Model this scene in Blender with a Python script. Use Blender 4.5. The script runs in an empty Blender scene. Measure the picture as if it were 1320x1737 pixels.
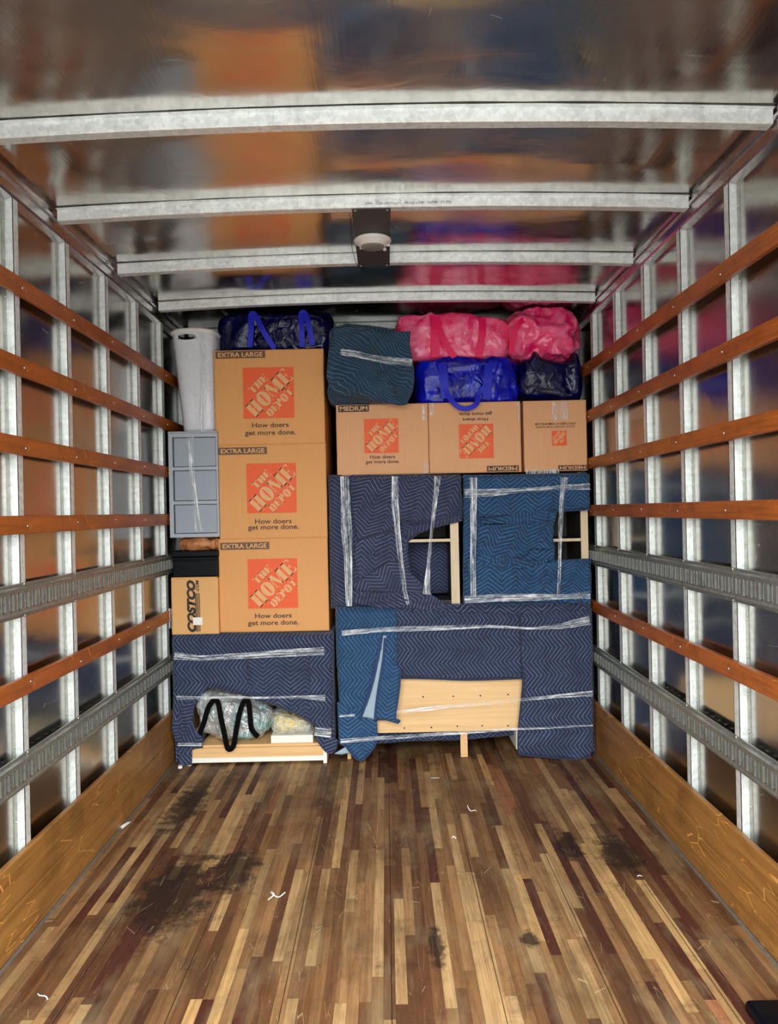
import bpy, bmesh, math, random
from mathutils import Vector, Matrix, noise

random.seed(7)
PI = math.pi
scene = bpy.context.scene
COL = scene.collection

# ---------------------------------------------------------------- camera, sky, exposure
CAM_H = 1.345
cam_data = bpy.data.cameras.new('camera')
cam_data.sensor_fit = 'AUTO'
cam_data.sensor_width = 36.0
cam_data.lens = 1280 / 1737 * 36.0
cam_data.shift_x = 6 / 1737
cam_data.shift_y = -1.5 / 1737
cam_data.clip_start = 0.05
cam = bpy.data.objects.new('camera', cam_data)
COL.objects.link(cam)
cam.location = (0, 0, CAM_H)
cam.rotation_euler = (PI / 2, 0.021, 0)
scene.camera = cam

world = bpy.data.worlds.new('world')
scene.world = world
world.use_nodes = True
wn = world.node_tree
_tc = wn.nodes.new('ShaderNodeTexCoord')
_sp = wn.nodes.new('ShaderNodeSeparateXYZ')
_rp = wn.nodes.new('ShaderNodeValToRGB')          # overcast sky: brighter overhead than at the horizon
_rp.color_ramp.elements[0].position = 0.0
_rp.color_ramp.elements[0].color = (0.22, 0.23, 0.23, 1)
_rp.color_ramp.elements[1].position = 0.55
_rp.color_ramp.elements[1].color = (0.94, 0.98, 1.0, 1)
_e = _rp.color_ramp.elements.new(0.12)
_e.color = (0.50, 0.52, 0.53, 1)
wn.links.new(_tc.outputs['Generated'], _sp.inputs[0])
wn.links.new(_sp.outputs[2], _rp.inputs[0])
wn.links.new(_rp.outputs[0], wn.nodes['Background'].inputs['Color'])
wn.nodes['Background'].inputs['Strength'].default_value = 14.0

# the open rear door: daylight comes in through it (portal guides the sky's rays)
ld = bpy.data.lights.new('door_daylight', 'AREA')
ld.shape = 'RECTANGLE'
ld.size = 2.3
ld.size_y = 2.4
ld.energy = 1
ld.cycles.is_portal = True
lo = bpy.data.objects.new('door_daylight', ld)
COL.objects.link(lo)
lo.location = (-0.03, 0.58, 1.23)
lo.rotation_euler = (PI / 2, 0, 0)

vs = scene.view_settings
vs.view_transform = 'Standard'
vs.look = 'None'
vs.exposure = 0.0
vs.gamma = 1.0
scene.cycles.max_bounces = 12
scene.cycles.glossy_bounces = 8
scene.cycles.diffuse_bounces = 6
scene.cycles.transparent_max_bounces = 16

# ---------------------------------------------------------------- helpers
TILT = 0.021


def at(px, py, Y):
    """point of the place seen at photo pixel (px, py) at distance Y"""
    dx = px - 654
    dy = py - 867
    return ((dx - dy * TILT) * Y / 1280, CAM_H - (dy + dx * TILT) * Y / 1280)


def rect(x0, y0, x1, y1, Y):
    ym = (y0 + y1) / 2
    xm = (x0 + x1) / 2
    return at(x0, ym, Y)[0], at(x1, ym, Y)[0], at(xm, y1, Y)[1], at(xm, y0, Y)[1]


def org(o):
    v = Vector((0, 0, 0))
    while o is not None:
        v += o.location
        o = o.parent
    return v


def tag(o, label=None, cat=None, group=None, kind=None):
    if label:
        o['label'] = label
    if cat:
        o['category'] = cat
    if group:
        o['group'] = group
    if kind:
        o['kind'] = kind
    return o


def thing(name, loc, label, cat, group=None):
    o = bpy.data.objects.new(name, None)
    o.empty_display_size = 0.1
    COL.objects.link(o)
    o.location = loc
    return tag(o, label, cat, group)


def put(name, src, mat, parent=None, smooth=False, origin='base'):
    """src: bmesh or mesh in world coordinates -> one mesh object"""
    if isinstance(src, bmesh.types.BMesh):
        me = bpy.data.meshes.new(name)
        src.to_mesh(me)
        src.free()
    else:
        me = src
        me.name = name
    mats = mat if isinstance(mat, (list, tuple)) else [mat]
    me.materials.clear()
    for m in mats:
        me.materials.append(m)
    o = bpy.data.objects.new(name, me)
    COL.objects.link(o)
    if parent is not None:
        o.parent = parent
        me.transform(Matrix.Translation(-org(parent)))
    elif origin == 'base' and len(me.vertices):
        xs = [v.co.x for v in me.vertices]
        ys = [v.co.y for v in me.vertices]
        zs = [v.co.z for v in me.vertices]
        b = Vector(((min(xs) + max(xs)) / 2, (min(ys) + max(ys)) / 2, min(zs)))
        me.transform(Matrix.Translation(-b))
        o.location = b
    if smooth:
        for p in me.polygons:
            p.use_smooth = True
    me.update()
    return o


def box(bm, x0, x1, y0, y1, z0, z1, bevel=0.0, seg=2, mi=0):
    r = bmesh.ops.create_cube(bm, size=1)
    vs_ = r['verts']
    for v in vs_:
        v.co = Vector(((x0 + x1) / 2 + v.co.x * (x1 - x0), (y0 + y1) / 2 + v.co.y * (y1 - y0), (z0 + z1) / 2 + v.co.z * (z1 - z0)))
    fs = set()
    for v in vs_:
        for f in v.link_faces:
            fs.add(f)
    for f in fs:
        f.material_index = mi
    if bevel > 0:
        es = set()
        for v in vs_:
            for e in v.link_edges:
                es.add(e)
        bmesh.ops.bevel(bm, geom=list(es), offset=bevel, segments=seg, affect='EDGES', profile=0.5)


def cyl(bm, p, axis, r, h, n=24, r2=None):
    r2 = r if r2 is None else r2
    q = Vector((0, 0, 1)).rotation_difference(Vector(axis))
    m = Matrix.Translation(Vector(p)) @ q.to_matrix().to_4x4() @ Matrix.Translation((0, 0, h / 2))
    bmesh.ops.create_cone(bm, cap_ends=True, segments=n, radius1=r, radius2=r2, depth=h, matrix=m)


def nbm():
    return bmesh.new()


def poly_extrude_y(bm, prof_yz, x0, x1):
    """closed profile in (y,z) run along x"""
    a = [bm.verts.new((x0, y, z)) for y, z in prof_yz]
    b = [bm.verts.new((x1, y, z)) for y, z in prof_yz]
    n = len(a)
    for i in range(n):
        bm.faces.new((a[i], a[(i + 1) % n], b[(i + 1) % n], b[i]))
    bm.faces.new(a[::-1])
    bm.faces.new(b)
    bmesh.ops.recalc_face_normals(bm, faces=bm.faces[:])


def apply_mods(o):
    dg = bpy.context.evaluated_depsgraph_get()
    me = bpy.data.meshes.new_from_object(o.evaluated_get(dg))
    old = o.data
    nm = old.name
    o.modifiers.clear()
    o.data = me
    bpy.data.meshes.remove(old)
    me.name = nm


# ---------------------------------------------------------------- materials
MATS = {}


class NT:
    def __init__(self, name):
        self.m = bpy.data.materials.new(name)
        self.m.use_nodes = True
        self.t = self.m.node_tree
        self.b = self.t.nodes['Principled BSDF']
        self.out = self.t.nodes['Material Output']

    def n(self, typ, **kw):
        nd = self.t.nodes.new(typ)
        for k, v in kw.items():
            setattr(nd, k, v)
        return nd

    def l(self, a, b):
        self.t.links.new(a, b)

    def val(self, sock, v):
        if isinstance(v, (int, float, tuple)):
            sock.default_value = v
        else:
            self.l(v, sock)

    def math(self, op, a, b=None, c=None):
        nd = self.n('ShaderNodeMath', operation=op)
        self.val(nd.inputs[0], a)
        if b is not None:
            self.val(nd.inputs[1], b)
        if c is not None:
            self.val(nd.inputs[2], c)
        return nd.outputs[0]

    def coord(self, kind='Object'):
        return self.n('ShaderNodeTexCoord').outputs[kind]

    def mapping(self, vec, scale=(1, 1, 1), loc=(0, 0, 0), rot=(0, 0, 0)):
        nd = self.n('ShaderNodeMapping')
        self.l(vec, nd.inputs[0])
        nd.inputs['Scale'].default_value = scale
        nd.inputs['Location'].default_value = loc
        nd.inputs['Rotation'].default_value = rot
        return nd.outputs[0]

    def noise(self, vec, scale=5, detail=3, rough=0.5, dist=0.0, out='Fac'):
        nd = self.n('ShaderNodeTexNoise')
        if vec is not None:
            self.l(vec, nd.inputs['Vector'])
        nd.inputs['Scale'].default_value = scale
        nd.inputs['Detail'].default_value = detail
        nd.inputs['Roughness'].default_value = rough
        nd.inputs['Distortion'].default_value = dist
        return nd.outputs[out]

    def ramp(self, fac, stops, interp='LINEAR'):
        nd = self.n('ShaderNodeValToRGB')
        nd.color_ramp.interpolation = interp
        e = nd.color_ramp.elements
        while len(e) > 1:
            e.remove(e[-1])
        e[0].position = stops[0][0]
        e[0].color = col4(stops[0][1])
        for p, c in stops[1:]:
            x = e.new(p)
            x.color = col4(c)
        self.l(fac, nd.inputs[0])
        return nd.outputs[0]

    def mix(self, fac, a, b, mode='MIX'):
        nd = self.n('ShaderNodeMix', data_type='RGBA', blend_type=mode)
        self.val(nd.inputs[0], fac)
        self.val(nd.inputs[6], col4(a) if isinstance(a, tuple) else a)
        self.val(nd.inputs[7], col4(b) if isinstance(b, tuple) else b)
        return nd.outputs[2]

    def bump(self, h, strength=0.3, dist=0.01, normal=None):
        nd = self.n('ShaderNodeBump')
        nd.inputs['Strength'].default_value = strength
        nd.inputs['Distance'].default_value = dist
        self.l(h, nd.inputs['Height'])
        if normal is not None:
            self.l(normal, nd.inputs['Normal'])
        self.l(nd.outputs[0], self.b.inputs['Normal'])
        return nd.outputs[0]

    def set(self, **kw):
        for k, v in kw.items():
            self.val(self.b.inputs[k.replace('_', ' ')], col4(v) if isinstance(v, tuple) and len(v) == 3 else v)
        return self


def col4(c):
    if isinstance(c, (int, float)):
        return (c, c, c, 1)
    return tuple(c) if len(c) == 4 else (c[0], c[1], c[2], 1)


def s(r, g, b):
    """sRGB 0-255 to linear"""
    f = lambda c: (c / 255 / 12.92) if c / 255 <= 0.04045 else ((c / 255 + 0.055) / 1.055) ** 2.4
    return (f(r), f(g), f(b))


def simple(name, c, rough=0.5, metal=0.0, coat=0.0, var=0.12, scale=12, bump=0.0, bscale=60):
    m = NT(name)
    co = m.coord()
    nz = m.noise(co, scale, 4, 0.6)
    dark = tuple(x * (1 - var) for x in c)
    light = tuple(min(1, x * (1 + var)) for x in c)
    m.set(Base_Color=m.mix(nz, dark, light), Roughness=rough, Metallic=metal, Coat_Weight=coat)
    if bump:
        m.bump(m.noise(co, bscale, 3), bump, 0.004)
    return m.m


def mat_floor():
    m = NT('laminated_floor_wood')
    co = m.coord()
    sep = m.n('ShaderNodeSeparateXYZ')
    m.l(co, sep.inputs[0])
    X, Y = sep.outputs[0], sep.outputs[1]
    W = 0.0335
    cx = m.math('DIVIDE', X, W)
    colid = m.math('FLOOR', cx)
    wn1 = m.n('ShaderNodeTexWhiteNoise', noise_dimensions='1D')
    m.l(colid, wn1.inputs['W'])
    wn2 = m.n('ShaderNodeTexWhiteNoise', noise_dimensions='1D')
    m.l(m.math('ADD', colid, 91.3), wn2.inputs['W'])
    L = m.math('MULTIPLY_ADD', wn2.outputs['Value'], 0.75, 0.38)
    off = m.math('MULTIPLY', wn1.outputs['Value'], 9.0)
    ry = m.math('DIVIDE', m.math('ADD', Y, off), L)
    rowid = m.math('FLOOR', ry)
    cmb = m.n('ShaderNodeCombineXYZ')
    m.l(colid, cmb.inputs[0])
    m.l(rowid, cmb.inputs[1])
    wn3 = m.n('ShaderNodeTexWhiteNoise', noise_dimensions='2D')
    m.l(cmb.outputs[0], wn3.inputs['Vector'])
    piece = m.ramp(wn3.outputs['Value'], [
        (0.0, s(78, 34, 16)), (0.10, s(96, 56, 24)), (0.22, s(112, 72, 34)), (0.36, s(128, 88, 44)),
        (0.52, s(148, 106, 58)), (0.66, s(162, 124, 72)), (0.80, s(178, 140, 86)), (0.90, s(190, 148, 84)), (0.965, s(150, 88, 44))], 'CONSTANT')
    # grain running along the boards, shifted per piece
    sh = m.n('ShaderNodeVectorMath', operation='MULTIPLY_ADD')
    m.l(wn3.outputs['Color'], sh.inputs[0])
    sh.inputs[1].default_value = (7, 9, 5)
    m.l(co, sh.inputs[2])
    g1 = m.noise(m.mapping(sh.outputs[0], (120, 5, 1)), 1.0, 5, 0.65, 0.6)
    g2 = m.noise(m.mapping(sh.outputs[0], (38, 2.2, 1)), 1.0, 3, 0.5, 0.8)
    c = m.mix(0.8, piece, m.ramp(g1, [(0.28, (0.50, 0.46, 0.40)), (0.5, (0.92, 0.92, 0.92)), (0.72, (1.2, 1.18, 1.1))]), 'MULTIPLY')
    c = m.mix(0.6, c, m.ramp(g2, [(0.3, (0.65, 0.55, 0.45)), (0.62, (1.15, 1.15, 1.15))]), 'MULTIPLY')
    # dirt
    d1 = m.noise(m.mapping(co, (1.6, 1.0, 1)), 1.6, 6, 0.7, 0.3)
    c = m.mix(m.ramp(d1, [(0.46, 0.0), (0.68, 0.62)]), c, s(62, 44, 24))
    d2 = m.noise(co, 7, 8, 0.75, 0.2)
    c = m.mix(m.ramp(d2, [(0.54, 0.0), (0.74, 0.75)]), c, s(50, 32, 18))
    d3 = m.noise(m.mapping(co, (4, 1.2, 1), (3, 1, 0)), 2.0, 5, 0.6)
    c = m.mix(m.ramp(d3, [(0.5, 0.0), (0.7, 0.4)]), c, s(150, 130, 90))
    # big stains with their own outlines
    for (sx, sy, rx, ry_) in [(0.88, 2.92, 0.09, 0.20), (0.70, 3.00, 0.055, 0.17), (-0.78, 2.70, 0.15, 0.34), (-0.60, 2.86, 0.10, 0.22), (0.13, 2.33, 0.03, 0.13), (-0.95, 3.5, 0.09, 0.34), (0.42, 2.36, 0.03, 0.06)]:
        ax = m.math('DIVIDE', m.math('SUBTRACT', X, sx), rx)
        ay = m.math('DIVIDE', m.math('SUBTRACT', Y, sy), ry_)
        dd = m.math('SQRT', m.math('ADD', m.math('MULTIPLY', ax, ax), m.math('MULTIPLY', ay, ay)))
        dn = m.math('ADD', dd, m.math('MULTIPLY', m.math('SUBTRACT', m.noise(co, 16, 6, 0.7), 0.5), 2.4))
        c = m.mix(m.ramp(dn, [(0.55, 0.85), (1.15, 0.0)]), c, s(34, 20, 12))
    # scratches, pale
    for k, (rot, sc) in enumerate([(0.5, 3.0), (-0.75, 2.6), (1.3, 2.2), (0.12, 2.4)]):
        v = m.n('ShaderNodeTexVoronoi', feature='DISTANCE_TO_EDGE')
        m.l(m.mapping(co, (9, 0.8, 1), (k * 3.1, k, 0), (0, 0, rot)), v.inputs['Vector'])
        v.inputs['Scale'].default_value = sc
        msk = m.math('MULTIPLY', m.math('LESS_THAN', v.outputs['Distance'], 0.0045), m.math('GREATER_THAN', m.noise(co, 5 + k, 2), 0.60))
        c = m.mix(m.math('MULTIPLY', msk, 0.3), c, s(205, 180, 130))
    # seams: fine between strips and pieces, dark between boards
    fx = m.math('FRACT', cx)
    e1 = m.math('LESS_THAN', m.math('MINIMUM', fx, m.math('SUBTRACT', 1.0, fx)), 0.018)
    fy = m.math('MULTIPLY', m.math('FRACT', ry), L)
    e2 = m.math('LESS_THAN', fy, 0.0018)
    c = m.mix(m.math('MULTIPLY', m.math('MAXIMUM', e1, e2), 0.45), c, s(38, 22, 12))
    fb = m.math('FRACT', m.math('DIVIDE', m.math('ADD', X, 0.012), W * 9))
    e3 = m.math('LESS_THAN', fb, 0.0085)
    c = m.mix(m.math('MULTIPLY', e3, 0.9), c, s(18, 10, 6))
    hs = m.n('ShaderNodeHueSaturation')
    hs.inputs['Saturation'].default_value = 0.92
    hs.inputs['Value'].default_value = 0.92
    m.l(c, hs.inputs['Color'])
    m.set(Base_Color=hs.outputs[0], Roughness=m.ramp(d2, [(0.3, 0.42), (0.7, 0.7)]))
    m.b.inputs['Specular IOR Level'].default_value = 0.35
    m.bump(m.math('SUBTRACT', g1, m.math('MULTIPLY', e3, 2.0)), 0.25, 0.002)
    return m.m


def mat_wood(name, c0, c1, axis=1, rough=0.45, scratch=True, grain=1.0, dirt=0.5):
    m = NT(name)
    co = m.coord('Generated') if False else m.coord()
    sc = [40, 40, 40]
    sc[axis] = 1.6
    g = m.noise(m.mapping(co, tuple(sc)), 1.0, 5, 0.62, 0.8)
    sc2 = [9, 9, 9]
    sc2[axis] = 0.9
    g2 = m.noise(m.mapping(co, tuple(sc2), (5, 2, 1)), 1.0, 3, 0.5, 1.2)
    c = m.mix(m.math('ADD', m.math('MULTIPLY', g, 0.55), m.math('MULTIPLY', g2, 0.45)), c0, c1)
    c = m.mix(grain, c, m.ramp(g, [(0.3, (0.6, 0.52, 0.45)), (0.55, (1.05, 1.05, 1.05))]), 'MULTIPLY')
    d = m.noise(co, 3.3, 6, 0.7)
    c = m.mix(m.ramp(d, [(0.5, 0.0), (0.72, dirt)]), c, tuple(x * 0.28 for x in c0))
    if scratch:
        v = m.n('ShaderNodeTexVoronoi', feature='DISTANCE_TO_EDGE')
        m.l(m.mapping(co, (1, 1.4, 7), (2, 0, 0), (0.35, 0, 0)), v.inputs['Vector'])
        v.inputs['Scale'].default_value = 3.2
        msk = m.math('MULTIPLY', m.math('LESS_THAN', v.outputs['Distance'], 0.011), m.math('GREATER_THAN', m.noise(co, 6, 2), 0.56))
        c = m.mix(m.math('MULTIPLY', msk, 0.5), c, tuple(min(1, x * 2.4) for x in c1))
    m.set(Base_Color=c, Roughness=rough)
    m.b.inputs['Specular IOR Level'].default_value = 0.4
    m.bump(g, 0.2, 0.002)
    return m.m


def mat_sheet(name, c, rough, wave, wscale, stretch=(1, 1, 1), tint=None, wave2=0.0, smear=0.0):
    """polished but handled sheet metal: mirror-like with shallow buckles and scuffs"""
    m = NT(name)
    co = m.coord()
    n1 = m.noise(co, 1.7, 5, 0.6)
    c1 = m.mix(m.ramp(n1, [(0.3, 0.0), (0.7, 1.0)]), tuple(x * 0.88 for x in c), tuple(min(1, x * 1.1) for x in c))
    r = m.ramp(m.noise(co, 3.0, 6, 0.65), [(0.35, rough * 0.8), (0.7, rough * 1.6)])
    v = m.n('ShaderNodeTexVoronoi', feature='DISTANCE_TO_EDGE')
    m.l(m.mapping(co, (2, 1.3, 5), (1, 2, 0), (0.2, 0.3, 0.8)), v.inputs['Vector'])
    v.inputs['Scale'].default_value = 1.6
    msk = m.math('MULTIPLY', m.math('LESS_THAN', v.outputs['Distance'], 0.003), m.math('GREATER_THAN', m.noise(co, 6, 2), 0.66))
    c2 = m.mix(m.math('MULTIPLY', msk, 0.45), c1, (0.8, 0.8, 0.78))
    m.set(Base_Color=c2, Metallic=1.0, Roughness=m.math('ADD', m.math('MULTIPLY', msk, 0.25), r))
    w = m.noise(m.mapping(co, stretch), wscale, 1.5, 0.4, 0.6)
    b1 = m.bump(w, wave, 0.05)
    if wave2:
        w2 = m.noise(m.mapping(co, tuple(x * 4 for x in stretch)), wscale, 2, 0.5, 1.0)
        b1 = m.bump(w2, wave2, 0.01, b1)
    if smear:
        # rolling marks along the truck: they spread reflections sideways
        m.bump(m.noise(m.mapping(co, (130, 1.2, 1)), 1.0, 2, 0.5), smear, 0.0012, b1)
    return m.m


def mat_galv(name, c, rough=0.42, metal=0.75, dirt=0.35):
    m = NT(name)
    co = m.coord()
    v = m.n('ShaderNodeTexVoronoi', feature='F1')
    m.l(co, v.inputs['Vector'])
    v.inputs['Scale'].default_value = 70
    sp = m.n('ShaderNodeSeparateColor')
    m.l(v.outputs['Color'], sp.inputs[0])
    c1 = m.mix(sp.outputs[0], tuple(x * 0.86 for x in c), tuple(min(1, x * 1.08) for x in c))
    d = m.noise(co, 14, 8, 0.8)
    c2 = m.mix(m.ramp(d, [(0.52, 0.0), (0.72, dirt)]), c1, (0.10, 0.10, 0.085))
    m.set(Base_Color=c2, Metallic=metal, Roughness=m.math('MULTIPLY_ADD', d, 0.25, rough - 0.1))
    m.bump(d, 0.12, 0.003)
    return m.m


def mat_blanket(name, base, stitch, period=0.150, amp=0.058, space=0.0225, rough=0.8, sheen=0.15):
    m = NT(name)
    uv = m.n('ShaderNodeUVMap')
    uv.uv_map = 'UVMap'
    co = m.coord()
    sep = m.n('ShaderNodeSeparateXYZ')
    m.l(uv.outputs[0], sep.inputs[0])
    u, v = sep.outputs[0], sep.outputs[1]
    tri = m.math('DIVIDE', m.math('PINGPONG', m.math('ADD', u, 50 * period), period / 2), period / 2)
    dd = m.math('MULTIPLY_ADD', tri, amp, m.math('ADD', v, 20.0))
    pp = m.math('DIVIDE', m.math('PINGPONG', dd, space / 2), space / 2)
    line = m.ramp(pp, [(0.06, 1.0), (0.15, 0.0)])
    worn = m.ramp(m.noise(co, 9, 3, 0.6), [(0.3, 0.30), (0.65, 1.0)])
    fac = m.math('MULTIPLY', line, m.math('MULTIPLY', worn, 0.85))
    b2 = m.mix(m.noise(co, 5, 5, 0.6), tuple(x * 0.72 for x in base), tuple(x * 1.3 for x in base))
    fz = m.noise(co, 260, 2, 0.6)
    b3 = m.mix(m.math('MULTIPLY', fz, 0.35), b2, tuple(min(1, x * 1.9) for x in base))
    m.set(Base_Color=m.mix(fac, b3, stitch), Roughness=rough, Sheen_Weight=sheen)
    m.b.inputs['Sheen Roughness'].default_value = 0.5
    puff = m.math('POWER', pp, 0.55)
    wr = m.noise(m.mapping(co, (1, 1, 1.3), (sum(base) * 40, 1, 2)), 9, 3, 0.55, 1.4)
    b1 = m.bump(wr, 0.55, 0.05)
    m.bump(m.math('ADD', puff, m.math('MULTIPLY', m.noise(co, 45, 4, 0.6), 0.5)), 0.55, 0.004, b1)
    return m.m


def mat_wrap():
    """clear stretch film gathered into bands: streaks of bunched plastic"""
    m = NT('clear_stretch_film')
    uv = m.n('ShaderNodeUVMap')
    uv.uv_map = 'UVMap'
    st = m.noise(m.mapping(uv.outputs[0], (4, 130, 1)), 1.0, 3, 0.6, 0.7)
    st2 = m.noise(m.mapping(uv.outputs[0], (26, 50, 1)), 1.0, 3, 0.6, 0.5)
    fac = m.ramp(m.math('ADD', m.math('MULTIPLY', st, 0.72), m.math('MULTIPLY', st2, 0.28)), [(0.40, 0.04), (0.52, 0.35), (0.62, 0.95)])
    tr = m.n('ShaderNodeBsdfTransparent')
    mixs = m.n('ShaderNodeMixShader')
    m.set(Base_Color=(0.82, 0.86, 0.88), Roughness=0.22)
    m.b.inputs['Specular IOR Level'].default_value = 0.8
    m.bump(m.math('ADD', st, st2), 0.9, 0.006)
    m.l(fac, mixs.inputs[0])
    m.l(tr.outputs[0], mixs.inputs[1])
    m.l(m.b.outputs[0], mixs.inputs[2])
    m.l(mixs.outputs[0], m.out.inputs['Surface'])
    return m.m


def mat_bag(name, c, c2, rough=0.2, bumps=0.5, coat=0.6, crink=26):
    """glossy film with smooth areas and patches of sharp crinkles"""
    m = NT(name)
    co = m.coord()
    n = m.noise(co, 9, 4, 0.6, 1.2)
    w = m.noise(co, 7, 2, 0.5, out='Color')
    wv = m.n('ShaderNodeVectorMath', operation='MULTIPLY_ADD')
    m.l(w, wv.inputs[0])
    wv.inputs[1].default_value = (0.16, 0.16, 0.16)
    m.l(co, wv.inputs[2])
    v = m.n('ShaderNodeTexVoronoi', feature='DISTANCE_TO_EDGE')
    m.l(m.mapping(wv.outputs[0], (1.3, 1, 0.8)), v.inputs['Vector'])
    v.inputs['Scale'].default_value = crink
    patch = m.ramp(m.noise(m.mapping(co, (1, 1, 1), (4, 4, 4)), 6, 2, 0.5), [(0.45, 0.12), (0.6, 1.0)])
    h = m.math('MULTIPLY', m.math('MINIMUM', v.outputs['Distance'], 0.35), patch)
    m.set(Base_Color=m.mix(m.ramp(n, [(0.35, 0.0), (0.65, 1.0)]), c, c2), Roughness=rough, Coat_Weight=coat)
    m.b.inputs['Coat Roughness'].default_value = 0.06
    m.bump(m.math('ADD', h, m.math('MULTIPLY', n, 0.25)), bumps, 0.03)
    return m.m


def mat_card(name, c):
    m = NT(name)
    co = m.coord()
    n = m.noise(co, 3.5, 5, 0.6)
    f = m.noise(m.mapping(co, (220, 220, 3)), 1.0, 2, 0.5)
    cc = m.mix(n, tuple(x * 0.92 for x in c), tuple(min(1, x * 1.07) for x in c))
    cc = m.mix(0.25, cc, m.ramp(f, [(0.3, (0.85, 0.83, 0.8)), (0.7, (1.05, 1.05, 1.05))]), 'MULTIPLY')
    m.set(Base_Color=cc, Roughness=0.62)
    m.b.inputs['Specular IOR Level'].default_value = 0.25
    m.bump(m.noise(co, 6, 4, 0.6), 0.25, 0.01)
    return m.m


M = {}
M['floor'] = mat_floor()
M['slat'] = mat_wood('varnished_slat_wood', s(118, 54, 15), s(192, 106, 38), 1, 0.38, True, 0.7, 0.6)
M['kick'] = mat_wood('worn_kickboard_wood', s(118, 76, 32), s(172, 122, 62), 1, 0.42, True, 0.7, 0.6)
M['sheet'] = mat_sheet('aluminium_wall_sheet', (0.40, 0.375, 0.345), 0.17, 0.10, 2.2, (1, 1, 1), None, 0.05)
M['roof'] = mat_sheet('aluminium_roof_sheet', (0.56, 0.52, 0.475), 0.165, 0.28, 1.5, (0.8, 1.7, 1), None, 0.08, 0.14)
M['galv'] = mat_galv('galvanised_steel', (0.80, 0.84, 0.81), 0.42, 0.45)
M['galv2'] = mat_galv('galvanised_track_steel', (0.33, 0.335, 0.30), 0.38, 0.75, 0.55)
M['galv3'] = mat_galv('dull_flange_steel', (0.40, 0.41, 0.37), 0.45, 0.7, 0.5)
M['lip'] = simple('lit_lip_metal', (0.92, 0.94, 0.92), 0.4, 0.4, 0, 0.05)  # daylight on the slot lips, painted in as a paler metal
M['slotdark'] = simple('shaded_slot_back', (0.035, 0.034, 0.03), 0.7)  # shade inside the slots, put into a near-black colour
M['bulkhead'] = simple('shade_dark_bulkhead', (0.035, 0.022, 0.014), 0.7, 0, 0, 0.3)  # shade of the gaps behind the cargo, put into the wall colour
M['rail'] = mat_sheet('extruded_top_rail', (0.50, 0.46, 0.45), 0.22, 0.05, 4, (1, 6, 1))
M['rivet'] = simple('rivet_metal', (0.62, 0.62, 0.58), 0.25, 1.0)
M['plate'] = simple('grey_steel_plate', (0.055, 0.056, 0.054), 0.5, 0.3)
M['whiteplastic'] = simple('white_lamp_plastic', (0.72, 0.70, 0.64), 0.35, 0, 0.2, 0.05)
M['lens'] = simple('frosted_lens', (0.20, 0.195, 0.18), 0.3, 0, 0.3, 0.1)
M['card'] = mat_card('brown_cardboard', s(222, 160, 98))
M['card2'] = mat_card('pale_cardboard', s(222, 166, 120))
M['card3'] = mat_card('tan_cardboard', s(222, 170, 110))
M['orange'] = simple('orange_ink', s(235, 92, 38), 0.6, 0, 0, 0.04)
M['brownink'] = simple('brown_ink', s(84, 56, 38), 0.6, 0, 0, 0.05)
M['labelink'] = simple('label_ink', s(104, 74, 50), 0.6, 0, 0, 0.05)
M['darklabelink'] = simple('dark_label_ink', s(66, 44, 34), 0.6, 0, 0, 0.05)
M['knock'] = simple('unprinted_card', s(224, 168, 112), 0.62, 0, 0, 0.03)
M['blackink'] = simple('black_ink', s(40, 26, 20), 0.6, 0, 0, 0.03)
M['film'] = mat_wrap()
M['navy'] = mat_blanket('navy_quilted_blanket', s(25, 36, 64), s(150, 164, 196))
M['indigo'] = mat_blanket('indigo_quilted_blanket', s(34, 42, 70), s(150, 160, 188))
M['blue'] = mat_blanket('blue_quilted_blanket', s(14, 55, 92), s(118, 165, 200))
M['teal'] = mat_blanket('teal_quilted_blanket', s(24, 54, 78), s(116, 154, 176), 0.3, 0.05, 0.018)
M['pale'] = simple('pale_blanket_lining', s(150, 172, 184), 0.85, 0, 0, 0.06)
M['hemnavy'] = simple('navy_blanket_binding', s(22, 30, 60), 0.7, 0, 0, 0.1)
M['hem'] = simple('blue_blanket_binding', s(16, 48, 92), 0.7, 0, 0, 0.1)
M['beech'] = mat_wood('pale_beech_veneer', s(222, 180, 124), s(236, 198, 146), 0, 0.45, False, 0.25, 0.05)
M['pine'] = mat_wood('light_pine', s(214, 168, 112), s(230, 190, 134), 0, 0.5, False, 0.3, 0.1)
M['oakside'] = mat_wood('pale_panel_edge', s(206, 184, 146), s(222, 204, 170), 2, 0.5, False, 0.25, 0.05)
M['white'] = simple('white_painted_wood', s(236, 234, 222), 0.45, 0, 0, 0.04)
M['shadewood'] = simple('shade_darkened_panel', s(38, 28, 20), 0.6, 0, 0, 0.2)  # shade inside the cubbies, painted into the panels as dark brown
M['grey'] = simple('grey_drawer_plastic', s(150, 160, 170), 0.42, 0, 0, 0.04)
M['grey2'] = simple('grey_drawer_frame', s(166, 174, 182), 0.42, 0, 0, 0.04)
M['black'] = simple('matt_black', s(2, 4, 12), 0.4, 0, 0.0, 0.1)
M['blackstrap'] = simple('black_webbing', s(3, 3, 3), 0.95, 0, 0, 0.1, 40, 0.3, 300)
for k_ in ('black', 'blackstrap'):
    M[k_].node_tree.nodes['Principled BSDF'].inputs['Specular IOR Level'].default_value = 0.15
M['pink'] = mat_bag('pink_glossy_plastic', s(246, 24, 106), s(255, 120, 160), 0.16, 0.8, 0.2, 13)
M['pinkstrap'] = simple('pink_webbing', s(238, 0, 92), 0.55, 0, 0, 0.06, 60)
M['bagblue'] = mat_bag('blue_glossy_plastic', s(6, 10, 120), s(18, 28, 190), 0.13, 0.55, 0.0, 16)
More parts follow.
